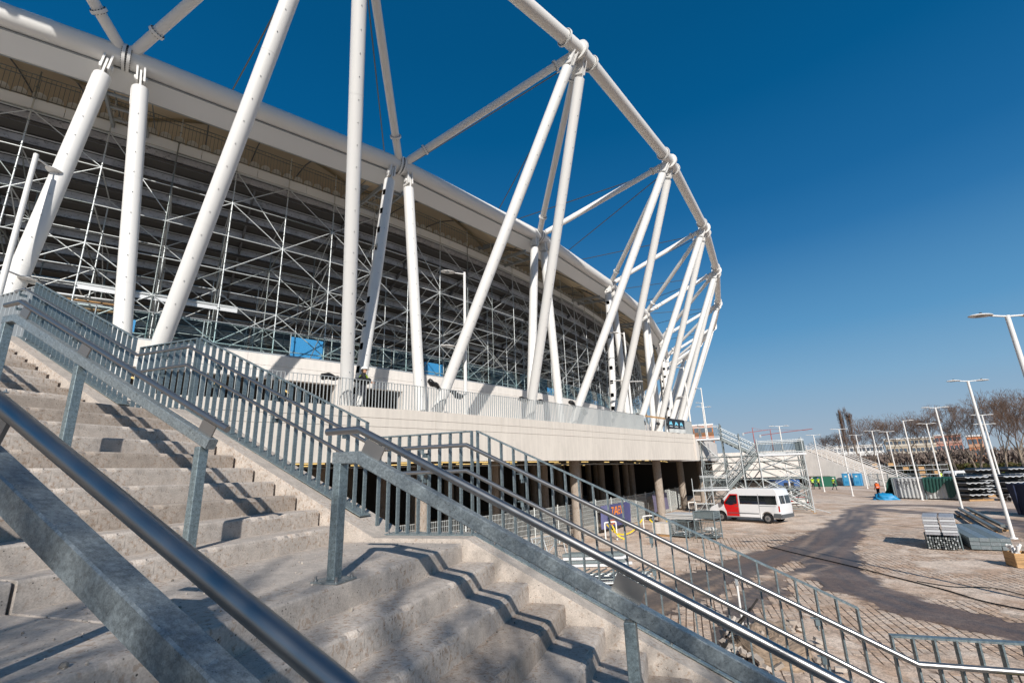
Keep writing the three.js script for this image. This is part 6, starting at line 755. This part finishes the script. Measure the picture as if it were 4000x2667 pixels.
// ---------------------------------------------------------------- bare trees
function bareTree(x, z, h, o = {}) {
  const t = thing(o.name ?? 'plane_tree', o.label, 'tree', [x, 0, z], o.group); const trunk = [], crown = []; const spread = o.spread ?? 0.62, depth = o.depth ?? 6, thick = o.thick ?? 0.024;
  const grow = (p, d, len, r, k) => {
    const n = k < 2 ? 3 : 2; let q = p.clone(), dir = d.clone(), rr0 = r; for (let i = 0; i < n; i++) { const nd = dir.clone().add(V(rr(-1, 1), rr(-0.4, 0.6), rr(-1, 1)).multiplyScalar(0.14)).normalize(), e = q.clone().addScaledVector(nd, len / n), r2 = Math.max(thick * 0.6, rr0 * 0.86); (k < 2 ? trunk : crown).push(rodGeo(q, e, Math.max(thick * 0.6, rr0), k < 2 ? 7 : k < 4 ? 4 : 3, r2)); q = e; dir = nd; rr0 = r2;
      if (k > 1 && k < depth && i < n - 1) { const s = nd.clone().add(V(rr(-1, 1), rr(-0.2, 0.7), rr(-1, 1)).multiplyScalar(0.9)).normalize(); grow(q, s, len * 0.55, rr0 * 0.5, Math.min(depth, k + 2)); } }
    if (k >= depth) { for (let i = 0; i < (o.tips ?? 2); i++) { const s = dir.clone().add(V(rr(-1, 1), rr(-0.5, 0.7), rr(-1, 1)).multiplyScalar(0.9)).normalize(); crown.push(rodGeo(q.clone(), q.clone().addScaledVector(s, len * rr(0.4, 0.8)), thick * 0.6, 3, thick * 0.45)); } return; }
    const c = k === 0 ? (o.forks ?? 4) : rnd() < 0.45 ? 3 : 2; for (let i = 0; i < c; i++) { const a = (i + rnd() * 0.6) / c * Math.PI * 2, side = V(Math.cos(a), 0, Math.sin(a)); const s = dir.clone().multiplyScalar(1).addScaledVector(side, spread * rr(0.6, 1.25)).add(V(0, o.up ?? 0.22, 0)).normalize(); grow(q, s, len * rr(0.66, 0.82), rr0 * (c > 2 ? 0.62 : 0.7), k + 1); }
  };
  grow(V(x, 0, z), V(rr(-0.06, 0.06), 1, rr(-0.06, 0.06)), h * (o.bole ?? 0.27), h * 0.017, 0); const gt = merge(trunk), gc = merge(crown); gc.computeBoundingBox(); const f = h / gc.boundingBox.max.y; for (const g of [gt, gc]) { g.translate(-x, 0, -z); const fw = (1 + (f - 1) * 0.7) * (o.slim ?? 1); g.scale(fw, f, fw); g.translate(x, 0, z); } put('trunk', gt, M.bark, t); put('crown', gc, M.twig, t); return t;
}
{
  const big = [[127, 52.5, 15.5, 'left of the tall pair of lamps'], [125, 55.5, 16.5, 'with a pale forked trunk'], [121, 57.5, 16, 'behind the leaning second lamp post'], [118, 59, 16.8, 'right of the second lamp post'], [112, 58.5, 15.2, 'at the right edge'], [110, 61.5, 15, 'partly cut by the right edge']];
  big.forEach(([x, z, h, w]) => bareTree(x, z, h, { label: `big bare plane tree ${w}`, group: 'bare trees along the yard', depth: 6, tips: 2, spread: 0.55 }));
  const mid = [[142, 43, 15], [140, 47, 15.5], [137, 49.5, 14], [135, 52, 15], [145, 40.5, 12.5], [132, 58, 13], [128, 64, 13]]; mid.forEach(([x, z, h], i) => bareTree(x, z, h, { label: `smaller bare tree in the middle of the row, ${ORD[i]} from the left`, group: 'bare trees along the yard', depth: 6, tips: 2, spread: 0.75 }));
  [[139, 37.2, 17.2, 'left'], [138, 38.8, 17.6, 'right']].forEach(([x, z, h, l]) => bareTree(x, z, h, { name: 'poplar_tree', slim: 0.42, label: `tall slim bare poplar, ${l} of the pair`, group: 'pair of poplars', spread: 0.15, up: 1.3, forks: 6, bole: 0.16, depth: 5, tips: 3 }));
  bareTree(147, 36.0, 11.8, { label: 'round dark bare tree left of the poplars', depth: 6, tips: 3, spread: 0.8, forks: 5 });
  // trees beside the stairs, out of frame, whose branches shade the steps
  bareTree(-9.6, 4.3, 10.5, { label: 'bare tree beside the stairs, out of frame to the left', depth: 6, tips: 2, spread: 0.7, thick: 0.026 }); bareTree(-9.2, 1.0, 9.5, { label: 'third bare tree beside the stairs, out of frame', depth: 5, tips: 2, spread: 0.7, thick: 0.026 }); bareTree(-13.5, 5.4, 13, { label: 'second bare tree beside the stairs, out of frame', depth: 6, tips: 2, spread: 0.7, thick: 0.026 });
  // dark hedge behind the yard
  const g = new THREE.TetrahedronGeometry(0.28), N = 9000, im = new THREE.InstancedMesh(g, M.hedge, N), mt = new THREE.Matrix4(), q = new THREE.Quaternion(), e = new THREE.Euler(), c = new THREE.Color(); for (let i = 0; i < N; i++) { const s = rnd(), y = 2.6 * Math.sqrt(rnd()); e.set(rr(0, 6), rr(0, 6), rr(0, 6)); const f = rr(0.6, 1.5); mt.compose(V(150 - s * 34, y * (0.7 + 0.5 * fbm(s * 30, 2)), 47 + s * 30 + rr(-1, 1)), q.setFromEuler(e), V(f, f, f)); im.setMatrixAt(i, mt); c.setRGB(0.05 + 0.05 * rnd(), 0.055 + 0.03 * rnd(), 0.02); im.setColorAt(i, c); } im.name = 'hedge'; im.material = std({ color: 0xffffff, roughness: 1 }); im.castShadow = im.receiveShadow = true; stuff(im); tag(im, 'dark green hedge behind the yard under the trees', 'hedge'); scene.add(im);
  { const g2 = new THREE.TetrahedronGeometry(1); g2.scale(0.5, 1.3, 0.5); const N2 = 14000, w = new THREE.InstancedMesh(g2, std({ color: 0xffffff, roughness: 1 }), N2); for (let i = 0; i < N2; i++) { const s = rnd(), top = 3.2 + 4 * fbm(s * 26, 5) + 2 * vnoise(s * 90, 1), y = top * Math.pow(rnd(), 0.8); e.set(rr(-0.4, 0.4), rr(0, 6), rr(-0.4, 0.4)); const f = rr(0.35, 0.9); mt.compose(V(236 - 62 * s + rr(-9, 9), y, 26 + s * 108 + rr(-2, 2)), q.setFromEuler(e), V(f, f, f)); w.setMatrixAt(i, mt); const v = 0.75 + 0.5 * rnd(); c.setRGB(0.16 * v, 0.125 * v, 0.105 * v); w.setColorAt(i, c); } w.name = 'far_wood'; stuff(w); tag(w, 'brown leafless wood closing the view behind the yard', 'wood'); scene.add(w); }
  const fb = thing('boundary_fence', 'dark low fence in front of the hedge', 'fence', [132, 0, 60]); for (let i = 0; i < 30; i++) { const p = V(148 - i * 1.15, 0, 45.5 + i * 1.05); rod('post', p, p.clone().setY(1.7), 0.06, M.dark, fb, 5); } for (const y of [0.3, 1.0, 1.6]) rod('rail', V(148, y, 45.5), V(113.5, y, 77), 0.06, M.dark, fb, 5);
}
// ---------------------------------------------------------------- buildings and cranes far off
function slab(name, label, x, z, w, d, h, floors, turn, wall, band, bays = 10) {
  const t = thing(name, label, 'building', [x, 0, z]); const P = (nm, ww, hh, dd, a, y, b, m) => { const o = box(nm, ww, hh, dd, 0, 0, 0, m, t, turn); o.position.set(a * Math.cos(turn) + b * Math.sin(turn), y, -a * Math.sin(turn) + b * Math.cos(turn)); return o; }; P('wall', d, h, w, 0, h / 2, 0, wall); P('roof', d + 0.6, 0.5, w + 0.6, 0, h + 0.25, 0, M.whiteFlat); for (let f = 0; f < floors; f++) { const y = (f + 0.55) * h / floors; P('sill_band', 0.3, h / floors * 0.28, w, -d / 2 - 0.1, y - h / floors * 0.36, 0, band); for (let b = 0; b < bays; b++) P('window', 0.14, h / floors * 0.45, w / bays * 0.72, -d / 2 - 0.05, y, (b + 0.5) * w / bays - w / 2, M.farPane); } return t;
}
slab('office_block', 'long white office block with window bands behind the far staircase', 300, 83, 24, 16, 11.6, 3, -0.25, M.whiteFlat, M.whiteFlat, 14);
slab('office_block', 'long beige building behind the middle trees', 270, 97, 18, 14, 13, 4, -0.3, std({ color: 0xb3a693, roughness: 0.9 }), std({ color: 0xc2b9aa, roughness: 0.9 }), 12);
slab('apartment_block', 'pink apartment block seen between the bare trees', 236, 97.5, 7.5, 12, 12.5, 4, -0.4, std({ color: 0xc48d7b, roughness: 0.9 }), std({ color: 0xc7a294, roughness: 0.9 }), 6);
slab('apartment_block', 'small orange house behind the big bare trees', 200, 89.5, 3.6, 6, 10.5, 3, -0.4, std({ color: 0xc8835c, roughness: 0.9 }), std({ color: 0xbf9478, roughness: 0.9 }), 3);
slab('apartment_block', 'orange apartment block above the podium end', 200, 6.5, 9, 10, 19, 5, 0, M.orange, std({ color: 0x8a5a30, roughness: 0.9 }), 4);
[[620, 77, 40, 1.35, 'left'], [600, 92, 36, 1.9, 'right']].forEach(([x, z, h, a, l]) => { const t = thing('tower_crane', `small red tower crane on the horizon, ${l} of two`, 'crane', [x, 0, z], 'cranes on the horizon'); rod('mast', V(x, 0, z), V(x, h, z), 0.5, M.crane, t, 4); const d = V(Math.cos(a), 0, Math.sin(a)); rod('jib', V(x, h, z).addScaledVector(d, -12), V(x, h + 3, z).addScaledVector(d, l === 'left' ? 18 : 40), 0.35, M.crane, t, 4); rod('tower_peak', V(x, h, z), V(x, h + 6, z), 0.4, M.crane, t, 4); box('counterweight', 3, 3, 2, x - d.x * 11, h - 1, z - d.z * 11, M.greySteel, t); rod('tie', V(x, h + 6, z), V(x, h + 1.5, z).addScaledVector(d, l === 'left' ? 14 : 36), 0.15, M.crane, t, 3); });

// ---------------------------------------------------------------- people
function smin(a, b, k) { const h = Math.max(0, Math.min(1, 0.5 + 0.5 * (b - a) / k)); return b + (a - b) * h - k * h * (1 - h); }
function capsule(p, a, b, ra, rb) { const ab = V().subVectors(b, a), ap = V().subVectors(p, a), t = Math.max(0, Math.min(1, ap.dot(ab) / Math.max(1e-9, ab.lengthSq()))); return ap.addScaledVector(ab, -t).length() - (ra + (rb - ra) * t); }
const mcMat = std({});
function sdfMesh(bones, lo, size, res, k, colors) {
  const mc = new MarchingCubes(res, mcMat, false, false, 60000); mc.isolation = 0; const p = V(), cell = i => -1 + 2 * i / res; // field index i sits at (i - res/2) / (res/2)
  for (let z = 0; z < res; z++) for (let y = 0; y < res; y++) for (let x = 0; x < res; x++) { p.set(lo.x + (x / res) * size, lo.y + (y / res) * size, lo.z + (z / res) * size); let d = 1e3; for (const b of bones) d = smin(d, capsule(p, b[0], b[1], b[2], b[3]), b[5] ?? k); mc.field[x + y * res + z * res * res] = -d; }
  mc.update(); const n = mc.count, P = new Float32Array(n * 3), N = new Float32Array(n * 3), C = new Float32Array(n * 3);
  for (let i = 0; i < n; i++) { p.set((mc.positionArray[i * 3] + 1) / 2 * size + lo.x, (mc.positionArray[i * 3 + 1] + 1) / 2 * size + lo.y, (mc.positionArray[i * 3 + 2] + 1) / 2 * size + lo.z); P.set([p.x, p.y, p.z], i * 3); N.set([mc.normalArray[i * 3], mc.normalArray[i * 3 + 1], mc.normalArray[i * 3 + 2]], i * 3); let bd = 1e3, c = null; for (const b of bones) { const d = capsule(p, b[0], b[1], b[2], b[3]); if (d < bd) { bd = d; c = b[4]; } } C.set([c.r, c.g, c.b], i * 3); }
  const g = new THREE.BufferGeometry(); g.setAttribute('position', new THREE.BufferAttribute(P, 3)); g.setAttribute('normal', new THREE.BufferAttribute(N, 3)); g.setAttribute('color', new THREE.BufferAttribute(C, 3)); g.setAttribute('uv', new THREE.BufferAttribute(new Float32Array(n * 2), 2)); g.computeVertexNormals(); return g;
}
const bodyMat = std({ vertexColors: true, roughness: 0.85 });
const SKIN = lin(196, 150, 122), NAVY = lin(34, 36, 46), BLK = lin(30, 30, 32), GREYC = lin(150, 152, 150), BOOT = lin(48, 40, 34), HV = lin(190, 222, 50), HAIR = lin(60, 46, 36), ORANGE = lin(226, 96, 34);
// facing +x in its own frame; z to its right
function person(label, x, y, z, turn, o = {}) {
  const t = thing('person', label, 'person', [x, y, z], o.group); const j = { hip: V(0, 0.94, 0), chest: V(0.02, 1.32, 0), neck: V(0.02, 1.5, 0), head: V(0.05, 1.66, 0), kneeR: V(0.04, 0.5, 0.1), ankR: V(-0.02, 0.09, 0.11), kneeL: V(0.04, 0.5, -0.1), ankL: V(0, 0.09, -0.11), elbR: V(-0.02, 1.16, 0.27), wriR: V(0.1, 0.94, 0.27), elbL: V(-0.02, 1.16, -0.27), wriL: V(0.1, 0.94, -0.27), ...o.pose }; const top = o.top ?? BLK, leg = o.leg ?? NAVY;
  const sR = V(j.chest.x, 1.43, 0.17), sL = V(j.chest.x, 1.43, -0.17), hR = V(0, 0.9, 0.09), hL = V(0, 0.9, -0.09);
  const B = [[j.hip, V(0.0, 1.08, 0), 0.135, 0.13, leg], [V(0, 1.08, -0.04), V(j.chest.x, 1.34, -0.06), 0.125, 0.13, top], [V(0, 1.08, 0.04), V(j.chest.x, 1.34, 0.06), 0.125, 0.13, top], [sR, sL, 0.085, 0.085, top], [V(j.chest.x, 1.4, 0), j.neck, 0.07, 0.055, top], [j.neck, V(j.head.x - 0.01, 1.58, j.head.z), 0.052, 0.052, SKIN], [j.head, j.head.clone().add(V(0.012, -0.06, 0)), 0.092, 0.072, SKIN], [j.head.clone().add(V(-0.02, 0.03, 0)), j.head.clone().add(V(-0.05, -0.02, 0)), 0.092, 0.085, HAIR],
    [hR, j.kneeR, 0.092, 0.062, leg], [j.kneeR, j.ankR, 0.062, 0.045, leg], [hL, j.kneeL, 0.092, 0.062, leg], [j.kneeL, j.ankL, 0.062, 0.045, leg], [j.ankR.clone().add(V(-0.04, -0.04, 0)), j.ankR.clone().add(V(0.16, -0.05, 0.01)), 0.048, 0.042, BOOT], [j.ankL.clone().add(V(-0.04, -0.04, 0)), j.ankL.clone().add(V(0.16, -0.05, -0.01)), 0.048, 0.042, BOOT],
    [sR, j.elbR, 0.066, 0.05, top], [j.elbR, j.wriR, 0.05, 0.036, top], [sL, j.elbL, 0.066, 0.05, top], [j.elbL, j.wriL, 0.05, 0.036, top]];
  const hd = j.head; B.push([hd.clone().add(V(0.088, -0.015, 0)), hd.clone().add(V(0.1, -0.03, 0)), 0.016, 0.014, SKIN, 0.012], [hd.clone().add(V(0.0, -0.01, 0.094)), hd.clone().add(V(0, -0.03, 0.092)), 0.018, 0.014, SKIN, 0.01], [hd.clone().add(V(0.0, -0.01, -0.094)), hd.clone().add(V(0, -0.03, -0.092)), 0.018, 0.014, SKIN, 0.01]);
  const hands = []; for (const [w, e, s] of [[j.wriR, j.elbR, 1], [j.wriL, j.elbL, -1]]) { const d = V().subVectors(w, e).normalize(), side = V(0, 0, s).addScaledVector(d, -d.z * s).normalize(), fw = V().crossVectors(side, d).normalize(); const palm = w.clone().addScaledVector(d, 0.085); const hb = [[w.clone().addScaledVector(d, -0.03), w.clone().addScaledVector(d, 0.02), 0.034, 0.03, o.glove ?? SKIN], [w.clone().addScaledVector(d, 0.03).addScaledVector(fw, 0.018), palm.clone().addScaledVector(fw, 0.02), 0.024, 0.02, o.glove ?? SKIN], [w.clone().addScaledVector(d, 0.03).addScaledVector(fw, -0.016), palm.clone().addScaledVector(fw, -0.022), 0.024, 0.02, o.glove ?? SKIN]]; [0.032, 0.011, -0.011, -0.032].forEach((f, i) => { const L = [0.036, 0.042, 0.038, 0.03][i], a = palm.clone().addScaledVector(fw, f), b = a.clone().addScaledVector(d, L).addScaledVector(side, -0.01), c = b.clone().addScaledVector(d, L * 0.6).addScaledVector(side, -L * 0.7); hb.push([a, b, 0.0098, 0.009, o.glove ?? SKIN, 0.006], [b, c, 0.009, 0.008, o.glove ?? SKIN, 0.006]); }); const ta = w.clone().addScaledVector(d, 0.035).addScaledVector(fw, 0.035), tb = ta.clone().addScaledVector(d, 0.035).addScaledVector(fw, 0.025).addScaledVector(side, -0.012); hb.push([ta, tb, 0.012, 0.0105, o.glove ?? SKIN, 0.008], [tb, tb.clone().addScaledVector(d, 0.03).addScaledVector(side, -0.01), 0.0105, 0.009, o.glove ?? SKIN, 0.006]); hands.push([hb, w.clone().addScaledVector(d, 0.07)]); }
  const gs = [sdfMesh(B, V(-0.98, -0.06, -0.98), 1.96, o.res ?? 64, 0.045)]; if (o.fine) for (const [hb, c] of hands) gs.push(sdfMesh(hb, c.clone().add(V(-0.14, -0.14, -0.14)), 0.28, 56, 0.012)); else for (const [hb] of hands) gs.push(...hb.map(b => { const g = rodGeo(b[0], b[1], b[2], 5, b[3]); const n = g.attributes.position.count, a = new Float32Array(n * 3); for (let i = 0; i < n * 3; i += 3) a.set([b[4].r, b[4].g, b[4].b], i); g.setAttribute('color', new THREE.BufferAttribute(a, 3)); return g; }));
  const add = (nm, g, m) => { const q = new THREE.Mesh(g, m); q.name = nm; q.castShadow = q.receiveShadow = true; t.add(q); return q; };
  add('body', merge(gs), bodyMat); const vest = B.slice(1, 4).map((b, i) => [b[0], b[1], b[2] + 0.014, b[3] + 0.016, o.vest ?? HV]); if (o.straps) for (const s of [-1, 1]) { const gs2 = []; for (const [a, b] of [[V(0.165, 1.1, s * 0.1), V(0.165, 1.36, s * 0.11)], [V(0.165, 1.36, s * 0.11), V(0.04, 1.515, s * 0.11)], [V(0.04, 1.515, s * 0.11), V(-0.125, 1.36, s * 0.11)], [V(-0.125, 1.36, s * 0.11), V(-0.135, 1.1, s * 0.1)]]) gs2.push(barGeo(a, b, 0.075, 0.012, V(0, 0, 1))); const b2 = merge(gs2), n2 = b2.attributes.position.count, ca = new Float32Array(n2 * 3); for (let i = 0; i < n2; i++) ca.set([HV.r, HV.g, HV.b], i * 3); b2.setAttribute('color', new THREE.BufferAttribute(ca, 3)); add('vest_strap', b2, bodyMat); }
  if (o.vest !== null) { add('safety_vest', sdfMesh(vest, V(-0.5, 0.9, -0.5), 1.0, 40, 0.05), bodyMat); add('reflective_band', new THREE.CylinderGeometry(1, 1, 0.05, 24, 1, true).scale(0.158, 1, 0.225).translate(0.01, 1.16, 0), M.seat); }
  const hm = o.helmet ?? 0xe8e8e4; const hg = new THREE.SphereGeometry(0.125, 24, 12, 0, Math.PI * 2, 0, Math.PI * 0.52); hg.scale(1.12, 1.0, 1); hg.translate(hd.x - 0.01, hd.y + 0.02, hd.z); const br = new THREE.CylinderGeometry(0.145, 0.15, 0.012, 24); br.scale(1.2, 1, 1); br.translate(hd.x + 0.02, hd.y + 0.022, hd.z); add('helmet', merge([hg, br]), std({ color: hm, roughness: 0.35 })); if (o.eyes) for (const s of [-1, 1]) add('eye', new THREE.SphereGeometry(0.009, 8, 6).translate(hd.x + 0.088, hd.y - 0.002, s * 0.033 + hd.z), M.black);
  t.rotation.y = turn; t.scale.setScalar(o.scale ?? 1); return t;
}
person('worker in white helmet and lime vest standing at the podium railing', 15.9, DECK, -11.75, -1.15, { fine: true, eyes: true, res: 96, straps: true, vest: null, top: BLK, leg: NAVY, pose: { elbR: V(0.12, 1.18, 0.27), wriR: V(0.33, 1.12, 0.16), elbL: V(-0.12, 1.18, -0.26), wriL: V(-0.02, 0.98, -0.22), head: V(0.03, 1.66, 0.01), kneeR: V(0.08, 0.5, 0.1), ankL: V(-0.08, 0.09, -0.12) } });
{ const p = thing('broom_pole', 'thin pole held by the worker at the podium railing', 'pole', [15.6, DECK, -11.95]); rod('pole', V(15.55, DECK, -12.15), V(15.75, DECK + 1.05, -11.8), 0.014, M.dark, p, 6); }
person('worker in lime vest standing by the scaffold stair, left of two', 92.0, 0, 18.9, -0.6, { res: 40, group: 'site workers' }); person('worker in lime vest and blue helmet, right of two by the scaffold stair', 91.8, 0, 19.7, 2.2, { res: 40, helmet: 0x2a4f9a, group: 'site workers' });
person('worker in lime vest walking before the green netting box', 87.4, 0, 20.7, -1.2, { res: 40, group: 'site workers', pose: { kneeR: V(0.2, 0.52, 0.1), ankR: V(0.22, 0.09, 0.1), kneeL: V(-0.02, 0.5, -0.1), ankL: V(-0.3, 0.14, -0.1) } });
person('worker in orange jacket at the left end of the container', 67.5, 0, 20.2, 0.4, { res: 40, top: ORANGE, vest: ORANGE, group: 'site workers' }); person('worker in lime vest inside the scaffold stair', 60.5, 0, 8.2, 1.0, { res: 40, group: 'site workers' });
person('worker in lime vest before the hedge, left of the far van', 108, 0, 42.2, 0.5, { res: 40, group: 'site workers' }); person('worker in lime vest before the hedge, right of the far van', 104, 0, 49.0, 2.5, { res: 40, group: 'site workers' }); person('second worker in lime vest right of the far van', 104.6, 0, 50.4, 1.5, { res: 40, group: 'site workers' });

// far podium rail sign glimpsed at the lower right corner
{ const t = thing('warning_sign', 'yellow sign hung under the handrail at the lower right corner', 'sign', [4.7, 1.9, 2.1]); const c = document.createElement('canvas'); c.width = 256; c.height = 128; const g = c.getContext('2d'); g.fillStyle = '#e9cf14'; g.fillRect(0, 0, 256, 128); g.strokeStyle = '#111'; g.lineWidth = 5; g.strokeRect(10, 8, 236, 112); g.fillStyle = '#111'; g.fillRect(40, 14, 14, 40); const tex = new THREE.CanvasTexture(c); tex.colorSpace = THREE.SRGBColorSpace; const m = put('board', new THREE.BoxGeometry(0.012, 0.3, 0.6), std({ map: tex, roughness: 0.5 }), t); m.position.add(V(4.72, 2.32, 2.2)); for (const z of [2.0, 2.4]) rod('tie', V(4.73, 2.46, z), V(4.765, 2.54, z), 0.006, M.dark, t, 5); }

scene.traverse(o => { if (o.isMesh) { o.castShadow = true; o.receiveShadow = true; } });
renderer.render(scene, camera);
